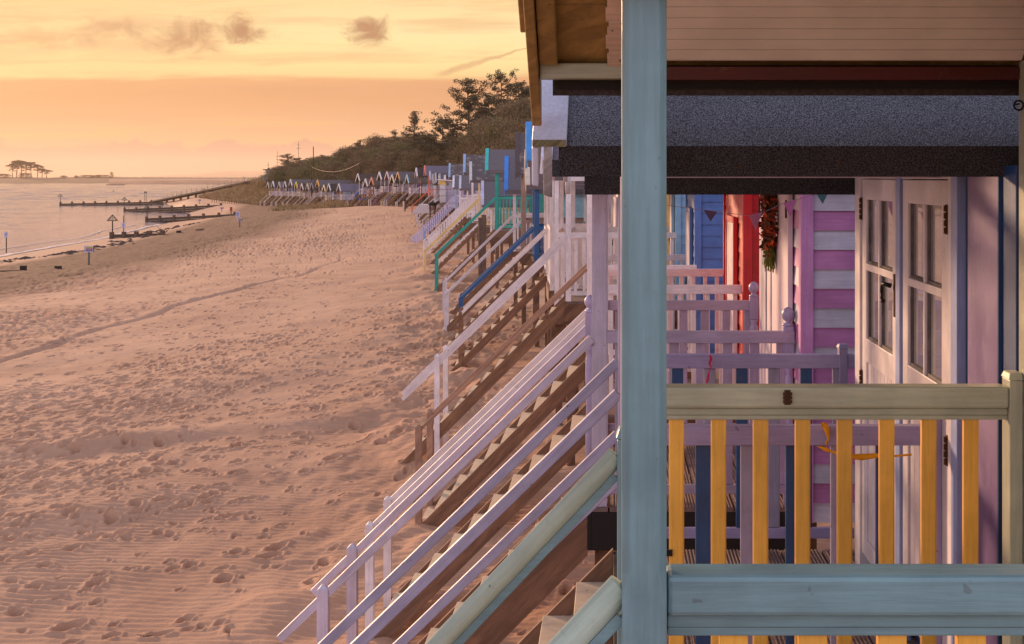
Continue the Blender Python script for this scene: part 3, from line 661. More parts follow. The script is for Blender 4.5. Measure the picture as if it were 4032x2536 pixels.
# ------------------------------------------------------------------ hut 2: glazed doors, mauve and blue slats
MAUVE = (200, 190, 214); NAVY = (26, 62, 110); PURP = (116, 92, 144); WLIL = (232, 222, 224)
h2 = hut('blue_and_mauve_hut', 'grey felt roofed hut with glazed white doors and mauve and navy slats', 6.04, 8.54, .035, zd=3.87, zr=5.10, ze=6.28, rise=1.22, ov=.306, fard=.11, wy=(5.25, 8.32), xw_=1.5,
    wall=NAVY, trim=NAVY, door=None, roof=felt((84, 82, 88), 190, .10, .0, 3.2), barge=(214, 210, 226), post=MAUVE, rail=(160, 150, 190), slat=((158, 152, 178), (34, 76, 124)), hand=(176, 172, 200), stair='far', sw=1.25, rails=3, bev=.005, near=True, postd=.07, zg=1.75)
def h2_front():
    O = (-.035, -7.29, -1.75); X_ = 1.455; Zx = lambda px: X_ * F / (px - 2411)
    wm = paint(WLIL, .05, .4); fm = paint((150, 166, 214), .05, .45); nm = paint(NAVY, .05); mm = paint(PURP, .08); gl = glassmat()
    Bd = lambda mb, n, m, par=h2, b=.003, **k: mb.build(n, m, par, O, b, **k)
    # board cladding to the right of the doors
    Bd(MB().box((1.46, Zx(3924), 3.85), (1.499, Zx(3805), 6.24)), 'cladding_board', mm, label='wide mauve wall board')
    Bd(MB().box((1.475, Zx(3804), 3.85), (1.499, Zx(3783), 6.24)), 'cladding_board', nm)
    Bd(MB().box((1.470, 4.995, 3.85), (1.499, Zx(3931), 6.24)), 'cladding_board', nm)
    Bd(MB().box((1.455, Zx(3931) + .001, 3.85), (1.499, Zx(3925), 6.24)), 'cladding_board', nm)
    # frame
    mb = MB(); mb.box((1.44, Zx(3781), 3.85), (1.499, Zx(3757), 6.22)); Bd(mb, 'door_frame', fm)
    Bd(MB().box((1.448, Zx(3756), 3.85), (1.499, Zx(3738), 6.22)), 'door_frame', wm)
    Bd(MB().box((1.44, Zx(3553), 3.85), (1.499, Zx(3537), 6.22)), 'door_frame', fm)
    Bd(MB().box((1.44, Zx(3395), 3.85), (1.499, Zx(3376), 6.24)), 'door_frame', wm)
    Bd(MB().box((1.449, Zx(3737), 6.19), (1.499, Zx(3554), 6.24)).box((1.449, Zx(3536), 6.19), (1.499, Zx(3396), 6.24)), 'door_frame', wm)
    for (pa, pb, hs) in ((3397, 3535, 1), (3556, 3736, -1)):
        yb_, ya_ = Zx(pa) - .004, Zx(pb) + .004; L = yb_ - ya_; st = .115
        mb = MB(); xo, xi = 1.452, 1.49
        mb.box((xo, ya_, 4.02), (xi, ya_ + st, 6.185)); mb.box((xo, yb_ - st, 4.02), (xi, yb_, 6.185))
        zs = (6.02, 5.69, 5.65, 5.27)
        mb.box((xo, ya_ + st, 6.07), (xi, yb_ - st, 6.185)); mb.box((xo, ya_ + st, 5.665), (xi, yb_ - st, 5.705)); mb.box((xo, ya_ + st, 5.14), (xi, yb_ - st, 5.275))
        ym_ = (ya_ + yb_) / 2; mb.box((xo, ym_ - .013, 5.276), (xi, ym_ + .013, 5.664)); mb.box((xo, ym_ - .013, 5.706), (xi, ym_ + .013, 6.069))
        y = ya_ + st; k = int((L - 2 * st) / .09)
        for i in range(k): mb.box((xo + .012, y + i * (L - 2 * st) / k, 4.12), (xi - .002, y + (i + 1) * (L - 2 * st) / k - .008, 5.139))
        mb.box((xo, ya_ + st, 4.02), (xi, yb_ - st, 4.119))
        dr = Bd(mb, 'door', wm, b=.004)
        Bd(MB().box((1.505, ya_ + .05, 5.2), (1.51, yb_ - .05, 6.12)), 'unlit_room_sheet', plain('dark_room', (22, 20, 24), .9), dr, b=0)  # near-black sheet, paints the darkness of the room behind the panes
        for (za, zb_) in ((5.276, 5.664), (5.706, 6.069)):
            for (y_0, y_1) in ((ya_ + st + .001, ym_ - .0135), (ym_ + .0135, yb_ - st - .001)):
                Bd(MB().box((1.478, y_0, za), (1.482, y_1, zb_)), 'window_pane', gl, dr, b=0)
                Bd(MB().box((1.4655, y_0, za), (1.477, y_0 + .012, zb_)).box((1.4655, y_1 - .012, za), (1.477, y_1, zb_)).box((1.4655, y_0 + .0125, za), (1.477, y_1 - .0125, za + .012)), 'glazing_bead', wood((120, 112, 112), .5), dr, b=0)
        yh = yb_ if hs > 0 else ya_
        for z in (5.95, 4.95):
            mb = MB(); mb.box((1.443, yh - .012, z - .0), (1.4515, yh + .012, z + .13))
            for q in range(4): mb.tube([(1.440, yh, z + .004 + q * .032), (1.440, yh, z + .030 + q * .032)], .007, 8)
            Bd(mb, 'hinge', RUST, dr, b=0)
        if hs > 0:
            y = ya_ + .05; mb = MB(); mb.box((1.444, y - .017, 5.48), (1.4515, y + .017, 5.70)); Bd(mb, 'handle_plate', RUST, dr, b=.002)
            pts = [(1.43, y, 5.64), (1.405, y + .02, 5.648), (1.40, y + .055, 5.645), (1.402, y + .09, 5.63), (1.405, y + .113, 5.60), (1.407, y + .115, 5.57), (1.407, y + .10, 5.553), (1.407, y + .08, 5.556)]
            Bd(MB().tube(pts, [.013, .010, .009, .009, .009, .009, .011, .012], 10), 'handle', IRON, dr, b=0, smooth=True)
h2_front()
def h2_bits():
    O = (-.035, -7.29, -1.75); ms = paint((214, 204, 200), .9)
    MB().hexa([(-.298, 5.126, 6.312), (-.174, 5.126, 6.312), (-.174, 5.1295, 6.312), (-.298, 5.1295, 6.312), (-.298, 5.126, 6.338), (-.174, 5.126, 6.338), (-.174, 5.1295, 6.338), (-.298, 5.1295, 6.338)]).build('end_grain', wood((176, 164, 120), .25), h2, O, label='mossy end grain of the white roof board')
    MB().hexa([(-.425, 8.45, 6.09), (-.372, 8.45, 6.07), (-.372, 8.49, 6.07), (-.425, 8.49, 6.09), (-.425, 8.45, 6.42), (-.372, 8.45, 6.42), (-.372, 8.49, 6.42), (-.425, 8.49, 6.42)]).build('barge_tail', wood((176, 164, 158), .55), h2, O, .008, label='weathered hanging board with mossy foot')
    for i in range(9):   # felt nails
        x = -.1 + i * .19; MB().tube([(x, 5.1365, 6.235 + .01 * (i % 3)), (x, 5.134, 6.235 + .01 * (i % 3))], .006, 8).build('nail', RUST, h2, O)
h2_bits()
def h2_newels():
    O = (-.035, -7.29, -1.75); m = paint((160, 150, 190))
    for y, t in ((6.075, 5.14), (8.50, 5.14)):
        MB().box((1.40, y - .04, 3.87), (1.452, y + .04, t)).hexa([(1.392, y - .047, t), (1.452, y - .047, t), (1.452, y + .047, t), (1.392, y + .047, t), (1.405, y - .03, t + .025), (1.452, y - .03, t + .025), (1.452, y + .03, t + .025), (1.405, y + .03, t + .025)]).build('newel', m, h2, O, .004)
h2_newels()
def h2_finial():
    p = at(2236, 740, 8.9); MB().lathe(p.x, p.y, [(p.z - .04, .012), (p.z - .035, .018), (p.z + .12, .019)], 12).build('finial', paint((220, 205, 200)), h2, (-.035, -7.29, -1.75), smooth=True)
h2_finial()

# ------------------------------------------------------------------ hut 3: pink and white stripes, ball newels
PINK = (214, 140, 196)
h3 = hut('striped_hut', 'hut with pink and white striped boards and ball topped newels', 9.75, 12.23, -.146, zd=3.85, zr=5.10, ze=6.28, rise=1.0, ov=.36, wy=(9.4, 12.0), xw_=1.30,
    wall=(224, 218, 234), wall2=PINK, trim=(216, 150, 204), door=None, barge=(222, 214, 230), post=(206, 194, 212), rail=(186, 170, 194), slat=(182, 164, 190), hand=(214, 200, 216), stair='near', sw=1.1, rails=1, bev=.004, near=True, postd=.108, run=1.9, tail=.28, pitch=.1335)
def h3_extra():
    O = (.146, -10.99, -1.75); m = paint((186, 176, 212), .03)
    Bd = lambda mb, n, mt, par=h3, b=.003, **k: mb.build(n, mt, par, O, b, **k)
    for (x, y) in ((1.255, 9.80), (1.255, 12.17), (-.175, 10.8)):
        mb = MB(); z = 5.27
        pr = [(z, .004), (z - .012, .028), (z - .035, .043), (z - .06, .046), (z - .085, .038), (z - .102, .02), (z - .108, .018), (z - .116, .034), (z - .124, .042), (z - .135, .042)]
        mb.lathe(x, y, pr, 18); mb2 = MB().box((x - .038, y - .038, z - .33), (x + .038, y + .038, z - .136))
        nw = Bd(mb2, 'newel', m); Bd(mb, 'newel_ball', m, nw, 0, smooth=True)
        low = [(z - .33, .03), (z - .35, .036), (z - .37, .024), (z - .40, .037), (z - .44, .039), (z - .47, .026), (z - .50, .034), (z - .62, .038), (z - .85, .030), (z - 1.1, .036), (z - 1.42, .036)]
        Bd(MB().lathe(x, y, low, 16), 'newel_shaft', m, nw, 0, smooth=True)
    # white boarded double door with padlock, window slit and strap hinges
    bb = beadboard((232, 214, 226), .07, 1); xf_ = 1.30
    dr = Bd(MB().box((1.262, 9.86, 4.02), (1.298, 11.75, 6.17)), 'door', bb, b=.003)
    Bd(MB().box((1.252, 10.86, 4.02), (1.2615, 10.92, 6.15)), 'door_strip', paint((206, 200, 214)), dr)
    Bd(MB().box((1.250, 11.2, 4.9), (1.2615, 11.5, 5.6)), 'shutter', paint((200, 196, 208)), dr)
    for (y, z) in ((9.92, 5.9), (9.92, 4.6), (11.72, 5.9)): Bd(MB().box((1.250, y - .012, z), (1.2615, y + .012, z + .13)), 'hinge', RUST, dr, b=0)
    Bd(MB().box((1.252, 9.5, 3.86), (1.2615, 11.8, 4.0)), 'plinth_board', paint(PINK))
    mb = MB(); p = (1.245, 10.93); mb.box((p[0] - .012, p[1] - .03, 5.50), (p[0] + .008, p[1] + .03, 5.575)); mb.tube([(p[0], p[1] - .02, 5.575), (p[0], p[1] - .02, 5.63), (p[0], p[1], 5.65), (p[0], p[1] + .02, 5.63), (p[0], p[1] + .02, 5.575)], .005, 6)
    Bd(mb, 'padlock', IRON, dr, b=0)
h3_extra()
def wreath():
    rnd = random.Random(5); c = Vector((1.225, 10.62, 5.86)); Rr = .19
    root = empty('dried_flower_wreath', c, label='dried orange flower wreath hanging on the white hut door', cat='wreath')
    cols = {'orange_flower': ((214, 84, 30), 340, .028), 'brown_leaf': ((92, 58, 32), 420, .034), 'red_berry': ((150, 30, 24), 160, .016), 'cream_bud': ((196, 160, 96), 70, .015)}
    for nme, (cc, n, sz) in cols.items():
        mb = MB()
        for i in range(n):
            t = rnd.uniform(0, 2 * math.pi); r = Rr + rnd.gauss(0, .035); p = Vector((rnd.gauss(-.01, .022), r * math.cos(t), r * 1.05 * math.sin(t)))
            a = Vector((rnd.uniform(-1, 1), rnd.uniform(-1, 1), rnd.uniform(-1, 1))).normalized(); b = a.cross(Vector((rnd.uniform(-1, 1), rnd.uniform(-1, 1), .3))).normalized(); s = sz * rnd.uniform(.6, 1.3)
            mb.add([p - a * s, p + b * s * .6, p + a * s, p - b * s * .6], [(0, 1, 2, 3)])
        mb.build(nme, plain(nme, cc, .8), root)
    mb = MB()
    for i in range(160):
        p = Vector((rnd.gauss(0, .02), rnd.gauss(-.02, .035), -.2)); q = p + Vector((rnd.gauss(0, .015), rnd.gauss(0, .03), rnd.uniform(-.2, -.05))); mb.beam(p, q, .004, .004)
    mb.build('straw_tail', plain('green_straw', (120, 124, 44), .9), root)
wreath()

# cloth tied to the rails, and bunting
def ribbon(name, label, pts, w, c, twist=0.):
    mb = MB(); vs = []; fs = []; pts = [Vector(p) for p in pts]
    for i, p in enumerate(pts):
        d = (pts[min(i + 1, len(pts) - 1)] - pts[max(i - 1, 0)]).normalized(); s = d.cross(Vector((.25, 1, .1))).normalized(); s = (s + Vector((0, math.sin(i * 1.7 + twist) * .7, 0))).normalized() * w * (.5 + .28 * math.sin(i * 1.3))
        th = Vector((0, .0012, 0)); vs += [p - s - th, p + s - th, p + s + th, p - s + th]
    for i in range(len(pts) - 1):
        for k in range(4): fs.append((i * 4 + k, i * 4 + (k + 1) % 4, i * 4 + 4 + (k + 1) % 4, i * 4 + 4 + k))
    mb.add(vs, fs); return mb.build(name, plain(name, c, .7), smooth=True, label=label, cat='ribbon')
A = lambda L, z: [at(a, b, z) for a, b in L]
ribbon('yellow_ribbon', 'torn yellow ribbon knotted round the mauve railing', A([(3236, 1668), (3250, 1676), (3258, 1700), (3262, 1726), (3252, 1748), (3250, 1764)], 6.02) + A([(3225, 1762), (3250, 1770), (3275, 1778), (3300, 1786), (3340, 1796), (3390, 1800), (3450, 1794), (3520, 1796), (3590, 1790)], 5.98), .020, (246, 172, 20))
ribbon('red_ribbon', 'crinkled crimson ribbon tied to the blue mauve rail', A([(2796, 1398), (2800, 1415), (2793, 1430), (2799, 1447), (2792, 1462), (2788, 1480), (2786, 1495), (2782, 1508)], 8.43), .012, (206, 22, 78))
def bunting():
    L = [(2612, 806), (2700, 818), (2770, 826), (2860, 838), (2950, 850), (3030, 826), (3085, 800), (3150, 782), (3215, 764), (3270, 745), (3312, 716)]; pts = A(L, 8.86)
    root = empty('bunting', pts[4], label='string of faded pink and teal pennants under the felt eaves', cat='bunting'); o = tuple(-v for v in pts[4])
    MB().tube(pts, .0018, 5).build('cord', paint((150, 110, 120)), root, o)
    for i, (k, c, hh) in enumerate(((2, (94, 62, 84), .07), (4, (190, 110, 140), .11), (6, (196, 110, 160), .10), (8, (84, 134, 146), .08))):
        p = pts[k]; q = pts[k] + (pts[k + 1] - pts[k]).normalized() * .09; m_ = (p + q) / 2 + Vector((0, .03 * (i % 2) - .01, -hh)); t = Vector((0, .0015, 0))
        MB().add([p - t, q - t, m_ - t, p + t, q + t, m_ + t], [(0, 2, 1), (3, 4, 5), (0, 1, 4, 3), (1, 2, 5, 4), (2, 0, 3, 5)]).build('pennant', plain('pennant', c, .8), root, o)
bunting()

# ------------------------------------------------------------------ the row of huts running away along the sand
WT = (228, 216, 222); SKY_B = (70, 150, 220); DBLU = (24, 96, 156); TURQ = (30, 160, 146)
def row_hut(name, label, y, xp, rot=.6, **k):
    k.setdefault('zg', gz(xp - 2.2, y)); w = k.pop('w', 2.4)
    return hut(name, label, y, y + w, xp, a=0 if y < 27 else tangent(y) * rot, **k)
BRN = wood((186, 146, 122), .6)
row_hut('red_hut', 'red boarded hut with a plain white door', 13.4, -.16, zr=5.14, zd=3.87, hdrop=.21, rails=2, wall=(206, 28, 40), trim=(216, 34, 44), wy=(13.2, 15.55), xw_=1.27, ze=6.34, ov=.5, run=2.2, bev=.003)
row_hut('blue_boarded_hut', 'mid blue boarded hut with thin brown handrails', 17.2, -.32, zr=5.09, zd=3.87, rails=1, hs=.62, hand=BRN, newel=BRN, wall=(84, 128, 196), wy=(17.5, 19.6), xw_=1.06, ze=6.3, ov=.5, run=2.1, bev=.003)
row_hut('pale_blue_hut', 'pale blue hut with long white double handrail', 20.9, -.71, zr=5.35, zd=4.3, rails=2, wall=(150, 192, 222), wy=(21.1, 23.2), xw_=.98, ze=6.22, ov=.45, run=1.95, tail=.5, barge=(222, 212, 228), string=TIM)
row_hut('yellow_hut', 'yellow boarded hut between pale blue and sky blue topped huts', 24.6, -1.04, stair='none', zr=5.2, wall=(244, 192, 96), xw_=.95, ze=6.3, ov=.35, run=2.1, barge=(236, 208, 184))
row_hut('white_post_hut', 'white hut with a sky blue roof board', 28.3, -1.37, stair='none', zr=5.15, wall=(210, 200, 210), ze=6.5, rise=.8, ov=.46, barge=SKY_B)
row_hut('slim_rail_hut', 'white hut with slim handrails ending at a half painted post', 32, -1.62, zr=4.98, zd=3.88, wall=(196, 186, 200), ze=6.1, rise=.8, ov=.2, barge=(236, 226, 226), run=2.0, newel=TIM)
row_hut('navy_post_hut', 'hut with dark blue posts and dark blue handrails', 35.7, -2.13, zr=4.9, zd=4.0, wall=(150, 170, 196), ze=5.95, rise=.9, ov=.2, barge=(232, 208, 184), post=DBLU, hand=DBLU, newel=DBLU, rails=1, hs=1.5, run=1.9, postd=.14, door=(34, 110, 190))
row_hut('weathered_hut', 'bare weathered timber porch and rotten dark roof board', 39.4, -2.7, zr=4.95, zd=4.0, wall=(36, 62, 160), dd=2.3, ze=6.25, rise=1.2, ov=.15, postd=.14, barge=(92, 72, 68), post=(176, 140, 122), rail=(170, 140, 124), slat=(176, 150, 138), hand=(226, 214, 218), roof=ROOFM)
row_hut('pale_aqua_hut', 'pale aqua hut with bright blue roof board and white porch', 43.1, -3.2, zr=5.0, zd=3.85, wall=(176, 224, 236), ze=5.74, rise=1.05, ov=.25, barge=(66, 140, 226), hand=WT)
row_hut('cream_low_hut', 'low cream hut with lilac white roof board', 59.3, -5.38, zr=4.7, zd=3.6, wall=(226, 206, 188), ze=4.95, rise=1.0, ov=.38, barge=(212, 204, 232), run=2.3)
row_hut('turquoise_hut', 'turquoise hut with turquoise posts, slats and handrail', 54, -4.72, zr=5.4, zd=4.1, wall=(24, 130, 120), ze=6.42, rise=.85, ov=.36, barge=(64, 196, 186), post=TURQ, w=2.7, run=2.3, postd=.14, hs=1.8)
row_hut('cream_post_hut', 'hut with cream posts, yellow handrails and mossy roof', 64.3, -6.4, zr=5.2, wall=(206, 160, 130), ze=6.0, rise=.85, ov=.4, barge=(214, 204, 196), post=(240, 210, 160), hand=(240, 208, 140), roof=ROOFM, rails=2, run=2.5)
row_hut('flaking_blue_hut', 'hut with flaking blue roof board and white picket stair', 70, -7.3, zr=5.3, wall=(190, 170, 180), ze=6.4, rise=.9, barge=(160, 186, 222), pickets=True, roof=ROOFM, run=2.4)
row_hut('white_picket_hut', 'low white hut with lilac picket stair sides', 77.5, -8.35, zr=4.9, wall=(214, 204, 214), ze=5.5, rise=.7, barge=(224, 214, 226), pickets=True)
row_hut('lemon_hut', 'low lemon hut with a blue striped stair', 85, -9.6, zr=4.9, wall=(236, 208, 150), ze=5.5, rise=.7, hand=(150, 170, 214))
row_hut('powder_blue_hut', 'powder blue posted hut with long lilac picket stair', 93, -10.8, zr=4.95, zd=3.9, wall=(190, 186, 210), ze=6.15, rise=.9, barge=(168, 188, 216), post=(152, 182, 206), hand=(208, 196, 222), rail=(208, 196, 222), pickets=True, roof=ROOFM, run=2.9, zg=1.6)
for (nm, lb, y, xp, c, bc, rf, ze_) in (('plum_roof_hut', 'low hut with plum red roof beside the white shed', 101, -12.1, (160, 150, 178), (226, 216, 220), felt((96, 44, 44), 60, .7, 0, 1.25), 5.5),
    ('slate_hut', 'low grey hut with white gable edges', 108, -13.4, (150, 160, 190), (206, 204, 214), ROOFD, 5.6), ('navy_low_hut', 'low navy hut behind many pale handrails', 115, -14.6, (60, 70, 110), (196, 196, 206), ROOFD, 5.7), ('crimson_hut', 'crimson walled hut next to the salmon gabled hut', 122, -16.0, (180, 40, 50), (196, 190, 200), ROOF, 5.9)):
    row_hut(nm, lb, y, xp, rot=.9, zr=4.9, zd=3.95, wall=c, barge=bc, roof=rf, ze=ze_, rise=.75, rail=(206, 200, 208), run=2.0, stair='mid')

# the far bend of the row: gable peak (photo x, y), colours, label
FAR = [(1735, 684, (90, 90, 110), (170, 176, 190), WT, (150, 150, 160), 'small hut with slate gable edges right of the red hut'),
 (1708, 686, (110, 60, 70), (170, 170, 184), (150, 150, 160), (120, 70, 70), 'small grey gabled hut next to the tall red one'),
 (1676, 652, (226, 84, 96), (236, 98, 100), (226, 90, 96), (236, 110, 90), 'tall coral red hut with coral steps and railing'),
 (1642, 661, (160, 130, 140), (224, 216, 224), (128, 44, 40), (226, 212, 224), 'white gabled hut on slim dark red posts'),
 (1605, 688, (150, 190, 210), (150, 205, 226), (190, 176, 190), (224, 212, 222), 'hut with a pale blue filled gable'),
 (1569, 677, (120, 84, 150), (196, 140, 84), (190, 180, 190), (196, 186, 200), 'hut with tan gable and violet side wall'),
 (1546, 688, (190, 170, 190), (232, 214, 190), (224, 208, 204), (232, 210, 180), 'cream gabled hut with cream handrails'),
 (1526, 676, (130, 40, 110), (224, 190, 200), (220, 206, 214), (110, 50, 110), 'magenta walled hut with pinkish gable'),
 (1496, 677, (180, 170, 180), (230, 222, 230), WT, (224, 212, 220), 'tall white gabled hut on white posts'),
 (1465, 698, (60, 100, 150), (232, 126, 92), (80, 90, 120), (40, 44, 70), 'hut with salmon orange gable and navy handrails'),
 (1441, 704, (150, 120, 110), (226, 222, 220), (160, 120, 110), (216, 150, 140), 'hut with open white gable and red striped base'),
 (1411, 684, (60, 50, 44), (226, 222, 230), WT, (216, 210, 232), 'dark roofed hut with white gable and lilac rails'),
 (1336, 723, (24, 100, 184), (226, 220, 226), (200, 190, 210), (214, 200, 214), 'bright blue hut with small white gable'),
 (1297, 723, (170, 180, 196), (228, 222, 226), (204, 196, 210), (210, 196, 206), 'grey white hut with small white gable and lilac railing'),
 (1277, 728, (220, 150, 60), (236, 214, 160), (220, 200, 170), (220, 200, 180), 'little ochre hut with cream gable'),
 (1252, 708, (90, 84, 120), (246, 176, 84), (226, 214, 224), (226, 214, 230), 'hut with golden yellow gable and white posts'),
 (1230, 719, (90, 100, 110), (120, 116, 130), (150, 140, 140), (206, 188, 176), 'hut with dull slate gable'),
 (1212, 722, (190, 90, 60), (214, 190, 160), (196, 170, 160), (216, 196, 180), 'hut with beige gable and brick red wall'),
 (1190, 722, (200, 60, 50), (232, 212, 210), (200, 70, 60), (220, 200, 190), 'pinkish gabled hut on red posts'),
 (1168, 716, (60, 80, 60), (236, 204, 60), (220, 210, 190), (226, 208, 190), 'hut with bright yellow narrow gable'),
 (1146, 706, (50, 70, 60), (230, 224, 230), (196, 196, 206), (230, 210, 190), 'tallest white gabled hut of the far cluster'),
 (1124, 714, (200, 110, 90), (224, 206, 196), (220, 190, 180), (226, 208, 196), 'hut with cream gable and rosy door'),
 (1101, 716, (70, 110, 180), (206, 176, 150), (190, 180, 200), (220, 200, 190), 'hut with sandy gable and blue wall'),
 (1077, 713, (50, 80, 140), (228, 222, 232), (214, 202, 216), (226, 212, 222), 'navy walled hut with crisp white gable'),
 (1056, 717, (170, 140, 120), (204, 180, 162), (196, 170, 156), (206, 180, 160), 'leftmost hut, sandy brown beside the dune')]
FROOF = (ROOF, felt((84, 68, 60), 60, .7, 0, 1.25), felt((120, 112, 128), 60, .7, 0, 1.25), ROOFD, felt((104, 88, 78), 60, .7, .3, 1.25))
for i, (px, py, wc, bc, pc, hc, lb) in enumerate(FAR):
    lo, hi = 90.0, 240.0
    for _ in range(40):
        y = (lo + hi) / 2; x = xpost(y) - .3
        if 2411 + F * x / y > px: lo = y
        else: hi = y
    nxt = FAR[i + 1][0] if i + 1 < len(FAR) else px - 24
    a = tangent(y); xp = xpost(y); sp = min(2.5, max(1.7, .5 * (abs(px - nxt) + abs(px - (FAR[i - 1][0] if i else px + 24))) * y / F / math.sin(a) * .42)) if a > .1 else 2.2
    zg = gz(xf(y), y) - .05; zt = E + (696 - py) * y / F; zd = min(zg + 1.65, zt - 2.1); rise = sp / 2 * 1.0
    hut('far_hut' if False else ['small_beach_hut', 'beach_hut'][i % 2], lb, -sp / 2, sp / 2, 0, a=a, origin=(xp, y), zd=zd, zr=zd + .68, ze=zt - rise - .05, rise=rise, zg=zg, ov=.4, dd=1.5, bd={1336: 4.6, 1252: 5.2, 1676: 5.5, 1411: 4.0, 1569: 4.0, 1605: 3.6, 1465: 3.2}.get(px, 2.6),
        wall=wc, trim=(226, 216, 222) if i % 2 else None, barge=bc, post=pc, rail=hc if i % 3 else (224, 212, 222), hand=hc, roof=FROOF[i % 5], stair=('near', 'far')[i % 2], sw=min(1.0, sp * .5), rails=1, run=1.6, hs=.65, treadm=TIM,
        group='small huts on the far bend of the row', string=(TIMD, STRING, TIMD)[i % 3])

# ------------------------------------------------------------------ things among the huts
def simple(name, label, cat, loc, parts, rz=0, group=None):
    r = empty(name, loc, rz, label=label, cat=cat, group=group)
    for n, mb, m, *rest in parts: mb.build(n, m, r, smooth=bool(rest and rest[0]))
    return r
p = at(1743, 797, 98)
simple('shed', 'tall narrow white shed with yellow top panel and pale roof', 'shed', p, [
    ('wall', MB().box((-.22, 0, 0), (.22, 1.6, 1.25)), paint((226, 214, 216))), ('panel', MB().box((-.22, 0, 1.252), (.22, 1.6, 1.6)), paint((244, 206, 110))),
    ('wall', MB().box((.222, .1, 0), (1.5, 1.6, 1.5)), paint((190, 176, 200))), ('roof', MB().hexa([(-.4, -.12, 1.602), (1.7, -.12, 1.42), (1.7, 1.7, 1.42), (-.4, 1.7, 1.602), (-.4, -.12, 1.66), (1.7, -.12, 1.48), (1.7, 1.7, 1.48), (-.4, 1.7, 1.66)]), paint((236, 222, 216))),
    ('notice', MB().box((.3, .07, 1.2), (.42, .098, 1.38)), plain('green_notice', (60, 140, 70)))])
def platform():
    a = at(1690, 800, 97); mb = MB(); mb.box((0, 0, -.12), (2.0, 2.6, 0)); r = empty('boardwalk_platform', a, label='grey plank platform with thin railings below the shed', cat='platform'); mb.build('deck', GREYW, r)
    for x in (.05, .95, 1.85):
        for y in (.1, 2.4): MB().box((x - .05, y - .05, -2.6), (x + .05, y + .05, -.121)).build('stilt', TIMD, r)
    mb = MB(); 
    for x in (.03, .65, 1.3, 1.97): mb.box((x - .015, 0, 0), (x + .015, .03, 1.0))
    mb.box((0, 0, .96), (2, .03, 1.0)); mb.box((0, 0, .5), (2, .03, .53)); mb.build('railing', plain('galvanised', (150, 140, 140), .5, .5), r)
platform()
q = at(1650, 824, 103); mb = MB().hexa([(-.5, 0, -.3), (.75, 0, -.3), (.75, 2, -.3), (-.5, 2, -.3), (0, 0, .38), (.95, 0, .30), (.95, 2, .30), (0, 2, .38)])
mb.build('concrete_ramp', plain('white_concrete', (214, 204, 206), .8), None, tuple(q), label='low white concrete ramp in the sand', cat='ramp')
p = at(1594, 832, on_sand(1594, 832)); simple('timber_post', 'thick dark post standing alone in the sand before the huts', 'post', p, [('shaft', MB().tube([(0, 0, -.3), (.02, 0, .9), (0, 0, 1.0)], [.07, .075, .07], 8), TIMD), ('head', MB().box((-.13, -.06, .95), (.12, .08, 1.5)), wood((90, 66, 52)))])
# two round piles and the wire between them
for (px, py, Zz, top) in ((1892, 1070, 47, 857), (1905, 1060, 49, 846)):
    p = at(px, py, Zz); t = at(px, top, Zz); MB().tube([(0, 0, -.6), (0, 0, t.z - p.z)], .085, 12).build('round_pile', wood((120, 96, 84)), None, tuple(p), label='thick round timber pile beside the white gate, ' + ('nearer' if Zz == 47 else 'farther') + ' of two', cat='pile')

# ------------------------------------------------------------------ groynes, marks and signs
def groyne(label, pts, n, ht, post=.16):
    """pts: two plan points with top heights; planks between square posts"""
    a, b = Vector(pts[0]), Vector(pts[1]); r = empty('groyne', (a.x, a.y, 0), label=label, cat='groyne', group='timber groynes running into the sea'); d = b - a
    o = (-a.x, -a.y, 0); m = wood((74, 60, 50), .5)
    for k in range(3):
        mb = MB(); mb.beam(a - Vector((0, 0, .1 + k * .36)), b - Vector((0, 0, .1 + k * .36)), .08, .33); mb.build('plank', m, r, o)
    for i in range(n + 1):
        c = a + d * (i / n); MB().box((c.x - post / 2, c.y - post / 2, c.z - 2.2), (c.x + post / 2, c.y + post / 2, c.z + ht)).build('post', wood((110, 84, 66), .5), r, o)
    return r
def gpt(px, py, Zz): return at(px, py, Zz)
groyne('nearest timber groyne with pale stubby posts', (at(440, 926, on_sand(440, 941)), at(640, 921, on_sand(640, 926))), 4, .30, .34)
groyne('second groyne from the viewer, ending in a green mark', (at(577, 862, 190), at(925, 845, 172)), 6, .35, .3)
groyne('third groyne from the viewer, under the hazy water line', (at(491, 826, 242), at(870, 808, 232)), 8, .35, .32)
groyne('farthest and longest dark groyne', (at(238, 803, 292), at(640, 795, 300)), 9, .45, .34)
def topmark(label, px, base, top, Zz, size):
    p = at(px, base, Zz); hh = (base - top) * Zz / F; r = empty('groyne_marker', p, label=label, cat='marker', group='green triangle marks on the groyne ends'); m = plain('dark_green_paint', (34, 58, 44), .5); z0 = hh - size * .55
    MB().tube([(0, 0, -.6), (0, 0, z0)], .06, 8).build('pole', wood((72, 56, 46)), r)
    mb = MB(); s = size / 2; mb.beam((-s, 0, z0), (s, 0, z0), .05, .07); mb.beam((-s, 0, z0), (0, 0, hh), .05, .07); mb.beam((s, 0, z0), (0, 0, hh), .05, .07)
    for k in (-.55, -.28, 0, .28, .55): mb.beam((s * k, 0, z0), (s * k, 0, z0 + (hh - z0) * (1 - abs(k))), .04, .06, side=(1, 0, 0))
    mb.build('triangle', m, r)
topmark('largest green triangle mark on the nearest groyne', 443, 915, 846, on_sand(440, 941), 1.0)
topmark('green triangle mark on the second groyne end', 579, 858, 808, 190, .95)
topmark('green triangle mark at the start of the third groyne', 490, 822, 776, 242, 1.0)
topmark('green triangle mark on the tip of the farthest groyne', 238, 800, 763, 292, 1.1)
topmark('small green mark beyond the sloping walkway, left', 805, 770, 741, 330, 1.0)
topmark('small green mark beyond the sloping walkway, right', 844, 768, 741, 330, 1.0)
